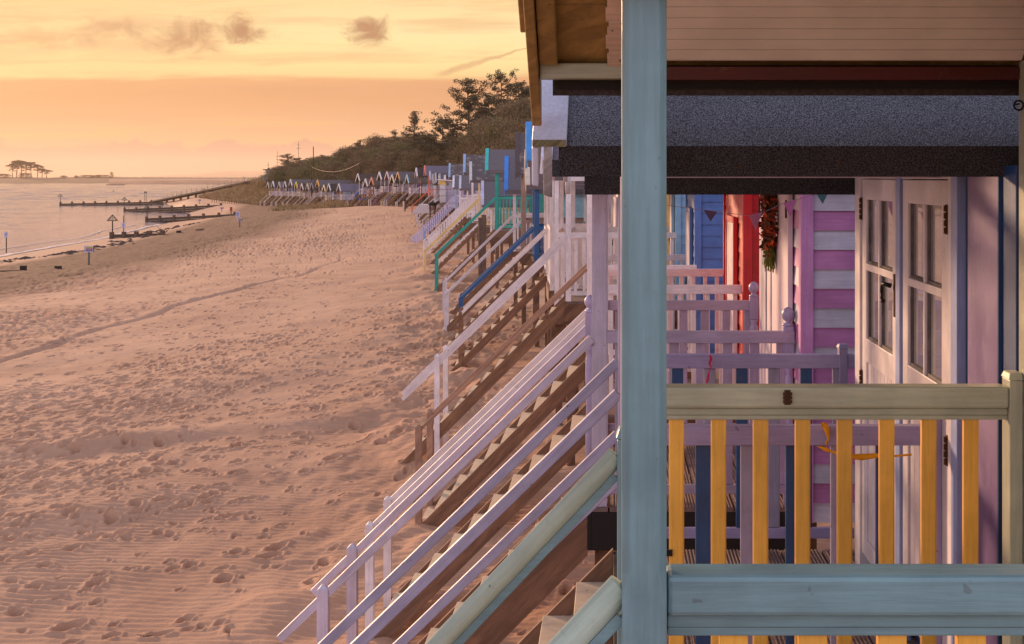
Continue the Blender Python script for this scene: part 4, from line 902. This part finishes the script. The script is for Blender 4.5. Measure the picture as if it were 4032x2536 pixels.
for i, px in enumerate((570, 576)): p = at(px, 792, 300); MB().tube([(0, 0, -.5), (0, 0, 1.8)], .05, 6).box((-.14, -.05, 1.8), (.14, .05, 2.1)).build('marker_pole', plain('dark_green_paint', (34, 58, 44), .5), None, tuple(p), label=('left' if i == 0 else 'right') + ' slim green topped pole of the pair behind the groynes', cat='pole')
def text_mb(txt, size, loc, rot, mat, parent, name='lettering'):
    cu = bpy.data.curves.new(name, 'FONT'); cu.body = txt; cu.size = size; cu.align_x = 'CENTER'; cu.extrude = .002; cu.materials.append(mat)
    o = bpy.data.objects.new(name, cu); COL.objects.link(o); o.parent = parent; o.location = loc; o.rotation_euler = rot; return o
def notice(label, px, base, top, Zz, w, h_, full=0, lift=0.):
    if gz((px - 2411) * Zz / F, Zz) > 0: k_ = on_sand(px, base) / Zz; Zz *= k_; w *= k_; h_ *= k_
    p = at(px, base, Zz); hh = (base - top) * Zz / F; r = empty('notice_sign', p, label=label, cat='sign', group='white notices on posts along the water')
    MB().tube([(0, .05, -.5), (0, .05, hh + full)], .045, 8).build('pole', wood((92, 72, 60)), r)
    MB().box((-w / 2, -.012, hh - h_), (w / 2, .012, hh)).build('board', paint((206, 196, 222), .02), r)
    pts = [(w * .22 * math.cos(t), -.016, hh - h_ * .36 + w * .22 * math.sin(t)) for t in np.linspace(0, 6.283, 17)]
    MB().tube(pts, w * .035, 5).box((-w * .12, -.018, hh - h_ * .4), (w * .12, -.013, hh - h_ * .33)).build('symbol', plain('sign_ink', (60, 50, 90), .6), r)
    for k in range(2): MB().box((-w * .3, -.015, hh - h_ * (.68 + .1 * k)), (w * .3, -.0125, hh - h_ * (.65 + .1 * k))).build('small_print', plain('sign_ink', (60, 50, 90), .6), r)
notice('white notice on a post standing in the shallows at far left', 24, 973, 913, 112, .30, .46)
notice('white notice on a tall post behind the nearest groyne', 486, 925, 878, 140, .36, .46, .75)
notice('white notice behind the striped hazard board on the sand', 936, 862, 834, 158, .46, .58)
def hazard(label, px, base, top, Zz, w, h_):
    k_ = on_sand(px, base) / Zz; Zz *= k_; w *= k_; h_ *= k_
    p = at(px, base, Zz); hh = (base - top) * Zz / F; r = empty('hazard_sign', p, label=label, cat='sign', group='beach hazard boards with yellow, red and blue bands')
    MB().box((-w * .085, .02, -.4), (w * .085, .02 + w * .1, hh)).build('post', plain('grey_green_post', (92, 98, 92), .6), r)
    MB().box((-w / 2, -.015, hh - h_), (w / 2, .018, hh)).build('board', paint((216, 204, 220), .02), r)
    MB().box((w / 2 + .001, .0, hh - h_ * .98), (w / 2 + w * .07, .03, hh)).build('edge', plain('dark_edge', (70, 50, 60)), r)
    for k, c in enumerate(((216, 190, 30), (150, 20, 24), (52, 58, 136))):
        z1 = hh - h_ * (.14 + .27 * k); b_ = MB().box((-w * .26, -.019, z1 - h_ * .21), (w * .45, -.0155, z1)).build('band', plain('sign_band', c, .5), r)
        MB().box((-w * .14, -.021, z1 - h_ * .125), (w * .33, -.0195, z1 - h_ * .085)).build('small_print', plain('print%d' % k, (60, 50, 30) if k == 0 else (220, 200, 200)), b_)
        MB().tube([(-w * .37, -.024, z1 - h_ * .1), (-w * .37, -.0155, z1 - h_ * .1)], w * .055, 10).build('symbol', plain('sign_sym', (60, 56, 120) if k == 2 else (190, 160, 170)), r)
hazard('white hazard board with yellow, red and blue bands, nearest on the shingle', 349, 1041, 968, 72, .48, .33)
hazard('hazard board under the white notice by the groyne end', 943, 896, 856, 126, .46, .34)
hazard('small hazard board between the second and third groyne', 873, 835, 814, 190, .42, .34)
hazard('small hazard board on the third groyne landward end', 785, 804, 784, 240, .46, .36)
hazard('tiny hazard board beside the foot of the sloping walkway', 710, 787, 764, 262, .44, .3)
p = at(910, 842, on_sand(910, 842)); simple('lifebuoy_post', 'red lifebuoy housing on a short post at the groyne end', 'lifebuoy post', p, [('post', MB().box((-.06, -.05, -.4), (.06, .05, .4)), TIMD), ('housing', MB().box((-.14, -.1, .4), (.14, .1, .9)), paint((186, 40, 30))), ('cap', MB().box((-.15, -.11, .901), (.15, .11, .94)), paint((226, 180, 150)))])
p = at(839, 790, 262); simple('lifebuoy_post', 'slim red housing on a post by the dune fence', 'lifebuoy post', p, [('post', MB().box((-.05, -.05, -.4), (.05, .05, .5)), TIMD), ('housing', MB().box((-.1, -.1, .5), (.1, .1, 1.5)), paint((196, 70, 60)))])
# stumps, driftwood
BLKW = wood((30, 25, 23), .6)
for (lb, px, py, w_, h_, Zz) in (('square black groyne stump on the shingle at far left', 92, 1064, .30, .30, 0), ('flat black groyne stump right of the square one', 229, 1056, .32, .15, 0), ('small dark stump left of the driftwood plank', 704, 918, .36, .26, 0)):
    Zz = on_sand(px, py); p = at(px, py, Zz); MB().box((-w_ / 2, -.15, -.5), (w_ / 2, .15, h_ * .9)).build('groyne_stump', BLKW, None, (p.x, p.y, p.z), bev=.02, label=lb, cat='stump')
Zz = on_sand(92, 1064); a_ = at(-60, 1068, Zz); b_ = at(84, 1065, Zz); MB().beam(a_, b_, .2, .05).build('groyne_plank', BLKW, None, label='buried black plank leading to the square stump', cat='plank')
p = at(786, 908, on_sand(786, 908)); MB().beam(p + Vector((-.35, 0, .05)), p + Vector((.35, 0, .12)), .2, .14).build('driftwood_plank', TIMD, None, label='driftwood plank lying on the dry sand', cat='driftwood')
def driftbranch(px, py, Zz, sc, label, name='driftwood_branch', cat='driftwood', n=7, up=.9):
    Zz = on_sand(px, py); p = at(px, py, Zz); rn = random.Random(px); mb = MB()
    for i in range(n):
        q = p + Vector((rn.uniform(-1, 1), rn.uniform(-.3, .3), rn.uniform(.2, up))) * sc; mb.tube([p + Vector((0, 0, -.02)), (p + q) / 2 + Vector((.05, 0, .04)) * sc, q], [.05 * sc, .035 * sc, .015 * sc], 6)
    mb.build(name, plain('dark_twig', (54, 40, 34), .9), None, label=label, cat=cat)
driftbranch(568, 2508, 13.2, .10, 'small black forked twig on the rippled sand', n=4, up=.25)
driftbranch(640, 922, 119, .8, 'little bare branch planted on a sand mound', n=9)
p = at(1515, 806, 106); 
simple('dog', 'small black dog standing under the platform', 'dog', (at(1705, 826, 92).x, 92, at(1705, 826, 92).z), [('body', MB().tube([(-.3, 0, .36), (-.2, 0, .38), (.1, 0, .38), (.24, 0, .42), (.34, 0, .52), (.46, 0, .50)], [.05, .11, .12, .09, .08, .04], 10).tube([(-.22, .05, .34), (-.24, .05, 0)], [.05, .025], 6).tube([(-.2, -.05, .34), (-.2, -.05, 0)], [.05, .025], 6).tube([(.15, .05, .34), (.16, .05, 0)], [.05, .025], 6).tube([(.18, -.05, .34), (.2, -.05, 0)], [.05, .025], 6).tube([(-.3, 0, .38), (-.42, 0, .5)], [.03, .01], 5), plain('black_fur', (22, 18, 18), .9), True)])

# sloping sea wall with railing, dune fence, look-out
def seawall():
    a = at(606, 795, 338); b = at(985, 717, 262); r = empty('sloping_walkway', a, label='long dark walkway climbing to the dune top with thin railing', cat='walkway'); o = tuple(-v for v in a); d = b - a
    MB().beam(a, b, 2.4, .28).build('walkway_deck', plain('dark_concrete', (92, 76, 70), .9), r, o)
    n = 15
    for side in (-1.1, 1.1):
        mb = MB(); s = Vector((-d.y, d.x, 0)).normalized() * side
        for k in (1.0, .55): mb.beam(a + d * .18 + s + Vector((0, 0, k)), b + s + Vector((0, 0, k)), .05, .05)
        for i in range(n + 1): c = a + d * (.18 + .82 * i / n) + s; mb.box((c.x - .03, c.y - .03, c.z), (c.x + .03, c.y + .03, c.z + 1.0))
        mb.build('railing', plain('galvanised', (150, 136, 128), .5, .3), r, o)
    for i in range(2, 12): c = a + d * (i / 12); MB().box((c.x - .2, c.y - .2, -1), (c.x + .2, c.y + .2, c.z - .142)).build('support', TIMD, r, o)
seawall()
rn = random.Random(3)
for i in range(24):
    px = 836 + i * 8.6; py = 797 + 7 * math.sin(i * .13); Zz = on_sand(px, py); p = at(px, py, Zz)
    MB().tube([(0, 0, -.4), (rn.uniform(-.1, .1), 0, .62)], .05, 6).build('fence_post', TIMD, None, (p.x, p.y, p.z), label='short leaning post of the fence along the dune foot', cat='fence post', group='posts of the low fence along the dune foot')
def lookout():
    p = at(1072, 702, 250); r = empty('lookout_station', p, label='flat roofed lookout building with slanted windows above the dune', cat='building'); W_ = paint((206, 196, 206)); D_ = plain('grey_brick', (96, 84, 86), .9)
    MB().box((-1.1, 0, -3), (1.9, 3.2, .65)).build('base', D_, r); MB().hexa([(-1.05, -.05, .652), (.6, -.05, .652), (.6, 3, .652), (-1.05, 3, .652), (-1.25, -.2, 1.5), (.6, -.2, 1.5), (.6, 3, 1.5), (-1.25, 3, 1.5)]).build('window_band', paint((196, 188, 200)), r)
    MB().box((.602, 0, .652), (2.4, 3, 1.5)).build('wall', D_, r); MB().box((-1.6, -.5, 1.502), (3.2, 3.4, 1.66)).build('roof', plain('dark_roof', (86, 70, 66)), r); MB().box((-1.7, -.3, -.35), (-.7, .9, .55)).build('annex', paint((190, 186, 208)), r)
    for x, h_ in ((-.85, 1.3), (.8, 3.3)):
        mb = MB(); mb.tube([(x, .5, 1.66), (x, .5, 1.66 + h_)], .03, 6); mb.box((x - .12, .45, 1.66 + h_ * .5), (x + .02, .55, 1.66 + h_ * .5 + .2)); mb.box((x - .1, .4, 1.66), (x + .2, .6, 1.86)); mb.build('aerial', IRON, r)
lookout()
for (nm, lb, px, base, top, Zz, rr) in (('telegraph_pole', 'tall bare pole rising behind the thicket', 1234, 700, 577, 205, .09), ('radio_mast', 'thin radio mast with crossbar behind the left pines', 1175, 690, 558, 262, .05), ('telegraph_pole', 'short pole carrying the wire at its left end', 1226, 745, 655, 190, .08), ('telegraph_pole', 'short pole carrying the wire at its right end', 1418, 720, 640, 172, .08)):
    p = at(px, base, Zz); hh = (base - top) * Zz / F; mb = MB().tube([(0, 0, -2), (0, 0, hh)], [rr, rr * .7], 7)
    if nm == 'radio_mast': mb.box((-.4, -.03, hh * .8), (.4, .03, hh * .8 + .06)); mb.box((-.25, -.03, hh * .9), (.25, .03, hh * .9 + .05))
    mb.build(nm, wood((96, 66, 48)), None, tuple(p), label=lb, cat='mast' if nm == 'radio_mast' else 'pole')
a_ = at(1226, 657, 190); b_ = at(1418, 641, 172); pts = [a_.lerp(b_, t) - Vector((0, 0, .9 * 4 * t * (1 - t))) for t in np.linspace(0, 1, 14)]
MB().tube(pts, .022, 5).build('overhead_wire', plain('wire', (190, 150, 120), .6), None, label='pale sagging wire between two poles', cat='wire')

# ------------------------------------------------------------------ far shore, hills, boat, buoy
def strip(name, label, pts, depth, m, jag=.0, seed=1):
    """land form: crest line of (photo x, photo y of crest) at one distance, with real depth behind"""
    Zz = depth[0]; dz = depth[1]; r = random.Random(seed); xs = []; vs = []; fs = []; P = []
    for i in range(len(pts) - 1):
        n = max(2, int(abs(pts[i + 1][0] - pts[i][0]) / 9))
        for k in range(n): t = k / n; P.append((pts[i][0] + (pts[i + 1][0] - pts[i][0]) * t, pts[i][1] + (pts[i + 1][1] - pts[i][1]) * t + r.uniform(-jag, jag)))
    P.append(pts[-1])
    for x, y in P:
        c = at(x, y, Zz + dz * .4); f = Vector(((x - 2411) / F * Zz, Zz, -.2)); b = Vector(((x - 2411) / F * (Zz + dz), Zz + dz, -.2)); m1 = Vector(((x - 2411) / F * (Zz + dz * .12), Zz + dz * .12, max(.3, c.z * .55)))
        vs += [f, m1, c, b]
    for i in range(len(P) - 1):
        for k in range(3): fs.append((i * 4 + k, i * 4 + 4 + k, i * 4 + 5 + k, i * 4 + 1 + k))
    return MB().add(vs, fs).build(name, m, smooth=True, kind='structure', label=label)
def landmat(c1, c2, sc):
    m, q, b, oc = newmat('land'); n = q.noise(oc, sc, 5, .65); q.put(b.inputs['Base Color'], q.mix(q.rng(n, .35, .65), lin(c1), lin(c2))); b.inputs['Roughness'].default_value = 1; return m
strip('far_bank', 'low dark grassy bank across the water', [(-900, 700), (0, 697), (200, 699), (330, 697), (470, 697), (640, 698), (900, 699), (1100, 698), (2600, 697)], (1260, 420), landmat((74, 58, 46), (108, 84, 66), .03), .6)
strip('sand_spit', 'pale sand spit along the far shore', [(430, 706), (600, 705), (800, 704), (1000, 705), (2600, 705)], (1090, 120), landmat((150, 112, 90), (176, 136, 108), .02), .4)
strip('far_hills', 'hazy low hills on the horizon', [(560, 694), (640, 691), (760, 688), (850, 678), (905, 673), (960, 675), (1040, 671), (1200, 668), (2600, 664)], (8200, 2000), landmat((110, 98, 90), (124, 108, 96), .002), .5)
p = at(455, 729, 960); simple('moored_raft', 'long low pale raft afloat on the channel', 'raft', (p.x, p.y, 0), [('hull', MB().hexa([(-5.4, -1.5, -.1), (5.4, -1.5, -.1), (5.4, 1.5, -.1), (-5.4, 1.5, -.1), (-6.1, -1.6, .75), (6.1, -1.6, .75), (6.1, 1.6, .75), (-6.1, 1.6, .75)]), plain('pale_hull', (120, 100, 94))), ('deck', MB().box((-6, -1.5, .76), (6, 1.5, .9)), plain('raft_deck', (196, 166, 150)))])
p = at(447, 757, 545); simple('buoy', 'small red brown buoy in the channel', 'buoy', (p.x, p.y, 0), [('float', MB().tube([(0, 0, -.2), (0, 0, .35), (0, 0, .6)], [.28, .3, .18], 10), paint((150, 60, 44))), ('top_mark', MB().tube([(0, 0, .6), (0, 0, 1.0)], .06, 6), IRON)])

# ------------------------------------------------------------------ trees
def leafmat(c1, c2):
    m, q, b, oc = newmat('foliage'); n = q.noise(oc, 1.1, 3, .6); n2 = q.noise(oc, 9, 2); f = q.m('ADD', q.m('MULTIPLY', n, .6), q.m('MULTIPLY', n2, .4))
    q.put(b.inputs['Base Color'], q.mix(q.rng(f, .38, .62), lin(c1), lin(c2))); b.inputs['Roughness'].default_value = .8
    return m
PINE = leafmat((50, 46, 30), (92, 82, 50)); BARK = wood((110, 74, 54), .5); SCRUB = leafmat((88, 72, 48), (142, 116, 80)); SCRUBG = leafmat((84, 82, 44), (134, 122, 72)); PINED = leafmat((40, 36, 26), (66, 58, 36))
def leaves(name, cen, n, spread, size, rnd, thin=.45, up=0.):
    """cloud of small real faces round the clump centres"""
    cen = np.array(cen); k = rnd.randint(0, len(cen), n); d_ = rnd.normal(size=(n, 3)); d_ /= np.linalg.norm(d_, axis=1)[:, None]; d_ *= (rnd.rand(n, 1) ** .5) * spread
    p = cen[k] + d_ * np.array([1, 1, .62]); a = rnd.normal(size=(n, 3)); a[:, 2] += up; a /= np.linalg.norm(a, axis=1)[:, None]; b = np.cross(a, rnd.normal(size=(n, 3))); b /= np.linalg.norm(b, axis=1)[:, None] + 1e-6
    s = size * rnd.uniform(.6, 1.35, (n, 1)); v = np.empty((n, 4, 3)); v[:, 0] = p - a * s; v[:, 1] = p + b * s * thin; v[:, 2] = p + a * s; v[:, 3] = p - b * s * thin
    me = bpy.data.meshes.new(name); me.vertices.add(n * 4); me.vertices.foreach_set('co', v.astype(np.float32).ravel()); me.loops.add(n * 4); me.loops.foreach_set('vertex_index', np.arange(n * 4, dtype=np.int32))
    me.polygons.add(n); me.polygons.foreach_set('loop_start', np.arange(0, n * 4, 4, dtype=np.int32)); me.polygons.foreach_set('loop_total', np.full(n, 4, np.int32)); me.update(); return me
def tree_proto(kind, seed):
    r = random.Random(seed); nr = np.random.RandomState(seed); cen = []; mb = MB()   # unit: 10 m tall
    lean = r.uniform(-.25, .25)
    tp = lambda t: Vector((lean * t + .12 * math.sin(t * 5 + seed), .1 * math.cos(t * 4), 10 * t))
    if kind in ('broad', 'cone', 'bushy'):
        mb.tube([tp(t / 8) for t in range(9)], [.20 - .021 * t for t in range(9)], 7)
        lo = {'broad': .30, 'cone': .28, 'bushy': .08}[kind]; nb = {'broad': 46, 'cone': 40, 'bushy': 50}[kind]
        for i in range(nb):
            t = lo + (1 - lo) * (i + r.random()) / nb; q = (t - lo) / (1 - lo)
            L = {'broad': 2.9 * (1 - q ** 2.2) + .45, 'cone': 1.75 * (1 - q) ** .8 + .25, 'bushy': 2.5 * (1 - q ** 2) + .3}[kind] * r.choice([.45, .75, .95, 1.15])
            an = r.uniform(0, 6.283); p = tp(t); dr = Vector((math.cos(an), math.sin(an), r.uniform(-.05, .45))); e = p + dr * L + Vector((0, 0, .25 * L * q)); m_ = p + dr * L * .55 - Vector((0, 0, .08 * L))
            mb.tube([p, m_, e], [.06, .035, .012], 4, cap=False)
            for k in range(int(3 + L * 3.2)):
                f = r.uniform(.35, 1.05); c = (p.lerp(m_, f / .55) if f < .55 else m_.lerp(e, (f - .55) / .45)) + Vector((r.gauss(0, .16), r.gauss(0, .16), r.gauss(.1, .12))); cen.append(tuple(c))
        me = leaves('crown', cen, {'broad': 11000, 'cone': 6000, 'bushy': 11000}[kind], .34, .085, nr, .4, .4)
    elif kind == 'umbrella':
        mb.tube([tp(t / 8) for t in range(8)], [.26 - .02 * t for t in range(8)], 6)
        for i in range(26):
            an = r.uniform(0, 6.283); L = r.uniform(.4, 2.6); p = tp(r.uniform(.5, .8)); e = Vector((math.cos(an) * L, math.sin(an) * L, 8.3 + 1.5 * (1 - (L / 2.6) ** 2) + r.uniform(-.5, .15))) + Vector((lean, 0, 0)); mb.tube([p, p.lerp(e, .5), e], [.09, .06, .03], 4, cap=False)
            for k in range(7): cen.append((e.x + r.gauss(0, .4), e.y + r.gauss(0, .4), e.z + r.gauss(.05, .13)))
        for i in range(4): an = r.uniform(0, 6.28); z = r.uniform(4.5, 7); p = tp(z / 10); e = p + Vector((math.cos(an) * 1.6, math.sin(an) * 1.6, .2)); mb.tube([p, e], [.06, .03], 4); cen += [(e.x + r.gauss(0, .3), e.y + r.gauss(0, .3), e.z + r.gauss(0, .12)) for _ in range(4)]
        me = leaves('crown', cen, 3200, .42, .22, nr, .5)
    else:
        for i in range(9): an = r.uniform(0, 6.28); L = r.uniform(1, 3.4); mb.tube([(0, 0, -.5), (math.cos(an) * L * .4, math.sin(an) * L * .4, 4), (math.cos(an) * L, math.sin(an) * L, r.uniform(6.5, 9.8))], [.12, .07, .02], 4, cap=False)
        for i in range(150):
            an = r.uniform(0, 6.28); q = r.random() ** .6; rr = 4.2 * math.sqrt(max(0, 1 - (q - .35) ** 2 / .55)) * r.uniform(.3, 1); cen.append((math.cos(an) * rr, math.sin(an) * rr, .6 + 9.2 * q))
        me = leaves('crown', cen, 15000, 1.05, .12, nr, .3, 1.1)
    tm_ = mb.build('trunk', BARK, smooth=True); tmesh = tm_.data; bpy.data.objects.remove(tm_); return me, tmesh
PROTO = {('broad', i): tree_proto('broad', 11 + i) for i in range(3)}; PROTO.update({('cone', 0): tree_proto('cone', 21), ('bushy', 0): tree_proto('bushy', 31), ('bushy', 1): tree_proto('bushy', 32)})
PROTO.update({('umbrella', i): tree_proto('umbrella', 41 + i) for i in range(4)}); PROTO.update({('scrub', i): tree_proto('scrub', 51 + i) for i in range(4)})
MVAR = {}
def plant(kind, i, loc, hgt, wid, label, group, name, mat, rz=0, cat='tree'):
    me, tm_ = PROTO[(kind, i)]; key = (kind, i, mat.name)
    if key not in MVAR:
        m2 = me.copy(); m2.materials.clear(); m2.materials.append(mat); MVAR[key] = m2
    r = empty(name, loc, rz, label=label, cat=cat, group=group); r.scale = (wid, wid, hgt / 10)
    for n, mm in (('crown', MVAR[key]), ('trunk', tm_)):
        o = bpy.data.objects.new(n, mm); COL.objects.link(o); o.parent = r
    return r
def tree_at(kind, i, px, top, Zz, wid, label, group, name='pine_tree', mat=None, rz=0):
    p = at(px, top, Zz); b = gz(p.x, p.y) - .3; plant(kind, i, (p.x, p.y, b), p.z - b, wid, label, group, name, mat or PINE, rz)
GP = 'dark pines standing above the thicket'
for args in (('broad', 0, 1840, 320, 158, 1.15, 'tallest spreading pine with layered dark branches', .4), ('broad', 1, 1972, 284, 148, .8, 'slim pine with narrow pointed top, right of the spreading pine', 1.2), ('broad', 2, 2035, 332, 143, .85, 'feathery pine between the slim pine and the golden roof edge', 2.0),
             ('broad', 1, 2085, 345, 138, .8, 'pine half hidden behind the golden roof edge', 2.8), ('broad', 0, 1925, 375, 152, .9, 'full pine in the dip between the two tallest', 3.6), ('cone', 0, 1637, 445, 176, .95, 'lone cone shaped pine on a bare trunk', 0), ('broad', 2, 1748, 474, 166, .75, 'middling pine just left of the tallest one', 5.1),
             ('bushy', 0, 1142, 608, 246, 1.0, 'bushy round pine at the left end of the thicket', 0), ('bushy', 1, 1185, 624, 240, .8, 'bushy pine under the radio mast', 1), ('cone', 0, 1217, 624, 236, .9, 'little pointed pine left of the tall bare pole', 2), ('bushy', 0, 1261, 612, 230, .75, 'ragged pine right of the tall bare pole', 3),
             ('bushy', 1, 1335, 590, 222, .8, 'bushy pine on the rising thicket edge', 4), ('bushy', 0, 1423, 556, 205, .85, 'dark bushy pine at the first rise of the skyline', 5), ('bushy', 1, 1565, 522, 188, .9, 'bushy pine left of the lone cone shaped pine', .7),
             ('broad', 1, 1900, 425, 146, .8, 'lower pine tucked right under the tallest spreading pine', .9), ('bushy', 0, 1955, 430, 140, .8, 'dense low pine beneath the slim pine', 1.9), ('broad', 2, 2012, 425, 136, .8, 'dense low pine beneath the feathery pine', 2.9), ('bushy', 1, 2090, 415, 132, .8, 'dense low pine just left of the white roof board', 3.9),
             ('bushy', 0, 1790, 520, 160, .7, 'olive pine at the foot of the tallest one, left side', 4.9), ('broad', 0, 1690, 530, 170, .6, 'small dark pine between the cone shaped and the middling pine', 5.9), ('broad', 2, 1490, 545, 198, .6, 'small pine on the middle slope of the skyline', .3), ('bushy', 1, 1860, 505, 150, .8, 'olive green pine in front of the trunk of the tallest', 1.3)):
    k, i, px, top, Zz, wd, lb, rz = args; tree_at(k, i, px, top, Zz, wd * 1.35, lb, GP, rz=rz)
SK = ([1100, 1150, 1250, 1330, 1400, 1480, 1560, 1640, 1700, 1760, 1850, 1900, 1950, 2040, 2140], [672, 650, 640, 622, 590, 560, 548, 552, 570, 575, 545, 500, 470, 430, 400])
rn = random.Random(9)
for i in range(110):
    px = 1108 + (i * 37.7) % 1030; row = i % 3
    lo, hi = 90.0, 240.0
    for _ in range(30):
        y = (lo + hi) / 2
        if 2411 + F * (xpost(y) + 4.5) / y > px: lo = y
        else: hi = y
    Zz = y + 9 + row * 7 + rn.uniform(-2, 2); sky_y = np.interp(px, *SK); frac = (.55, .8, 1.0)[row]; top = 700 - (700 - sky_y) * frac + rn.uniform(-24, 14)
    p = at(px, top, Zz); b = gz(p.x, p.y) - .8; hh = max(2.2, p.z - b); 
    grn = rn.random() < .25
    plant('scrub', i % 4, (p.x, p.y, b), hh, rn.uniform(.6, .9), 'greenish leafy scrub tree in the thicket behind the huts' if grn else 'bare brown scrub tree in the thicket behind the huts', 'green scrub trees of the thicket' if grn else 'brown scrub trees of the thicket', 'scrub_tree', SCRUBG if grn else SCRUB, rn.uniform(0, 6))
UM = [(50, 645, 1.0, 'leaning umbrella pine, leftmost of the island clump'), (66, 633, 1.3, 'umbrella pine second from left in the island clump'), (84, 634, 1.2, 'umbrella pine left of centre in the island clump'), (103, 637, 1.2, 'umbrella pine in the middle of the island clump'),
      (122, 638, 1.2, 'broad umbrella pine right of centre in the island clump'), (148, 650, 1.1, 'lower umbrella pine toward the right of the island clump'), (166, 664, .9, 'small umbrella pine, second from right on the island'), (184, 669, 1.0, 'drooping pine at the right end of the island clump')]
for i, (px, top, wd, lb) in enumerate(UM):
    p = at(px, top, 1400); plant('umbrella', i % 4, (p.x, 1400, 4.0), p.z - 4.0, wd * 1.9, lb, 'umbrella pines on the far bank', 'umbrella_pine', PINED, i * 1.3)
p = at(441, 677, 1400); plant('bushy', 0, (p.x, 1400, 4.0), p.z - 4.0, 1.5, 'single rounded tree alone on the far bank', None, 'pine_tree', PINED)
for (px, top, wd, lb) in ((98, 682, .9, 'low bush beneath the island pines'), (250, 692, .6, 'small round bush right of the island pines'), (300, 692, .35, 'tiny bush in the gap on the far bank'), (345, 690, 1.4, 'wide low bush on the far bank'), (400, 689, 1.2, 'straggly wide bush beside the single rounded tree'), (12, 685, 1.1, 'bush at the far left edge of the far bank')):
    p = at(px, top, 1380); plant('scrub', 1, (p.x, 1380, 3.4), p.z - 3.2, wd * 1.9, lb, 'bushes on the far bank', 'bush', PINED, px, 'bush')

# marram grass on the end dune and in tufts below the far huts
def marram():
    r = np.random.RandomState(4); n = 30000; P = []
    y = r.uniform(218, 276, n); inl = r.uniform(.6, 17, n) ** 1.0; x = xf(y) + inl; keep = vnoise(x * .55, y * .4, 3) > .32
    x, y = x[keep], y[keep]
    for (px, py, Zz, w_, k) in ((1160, 850, 178, 2.2, 900), (1190, 838, 181, 2.6, 900), (1250, 840, 174, 1.8, 600), (1290, 846, 168, 1.8, 500), (1330, 838, 165, 1.5, 300)):
        p = at(px, py, Zz); x = np.concatenate([x, p.x + r.normal(0, w_ * .5, k)]); y = np.concatenate([y, p.y + r.normal(0, 1.2, k)])
    z = ground(x, y); n = len(x); hh = r.uniform(.35, .95, n) * (.5 + vnoise(x * .4, y * .4, 8)); a = r.uniform(0, 6.28, n); ln = r.uniform(.1, .6, n); w_ = .055
    v = np.empty((n, 3, 3), np.float32); v[:, 0] = np.stack([x - w_, y, z - .1], 1); v[:, 1] = np.stack([x + w_, y + .05, z - .1], 1); v[:, 2] = np.stack([x + np.cos(a) * ln - .3 * hh, y + np.sin(a) * ln, z + hh], 1)
    me = bpy.data.meshes.new('grass'); me.vertices.add(n * 3); me.vertices.foreach_set('co', v.ravel()); me.loops.add(n * 3); me.loops.foreach_set('vertex_index', np.arange(n * 3, dtype=np.int32)); me.polygons.add(n); me.polygons.foreach_set('loop_start', np.arange(0, n * 3, 3, dtype=np.int32)); me.polygons.foreach_set('loop_total', np.full(n, 3, np.int32)); me.update()
    me.materials.append(leafmat((120, 96, 60), (190, 156, 108))); o = bpy.data.objects.new('marram_grass', me); COL.objects.link(o); tag(o, 'wind bent marram grass on the dune and in tufts by the far huts', 'grass', kind='stuff')
marram()

# ------------------------------------------------------------------ the evening air
def haze():
    o = MB().box((-4600, -40, -2.5), (1400, 12000, 140)).build('haze', bpy.data.materials.new('haze_air'), label='warm evening haze over the shore', cat='haze', kind='stuff')
    m = o.data.materials[0]; m.use_nodes = True; q = G(m.node_tree); q.n.clear(); v_ = q.node('ShaderNodeVolumePrincipled'); v_.inputs['Color'].default_value = (1, .80, .62, 1); v_.inputs['Density'].default_value = .00014; v_.inputs['Anisotropy'].default_value = .35
    ou = q.node('ShaderNodeOutputMaterial'); q.l.new(v_.outputs[0], ou.inputs['Volume'])
haze()
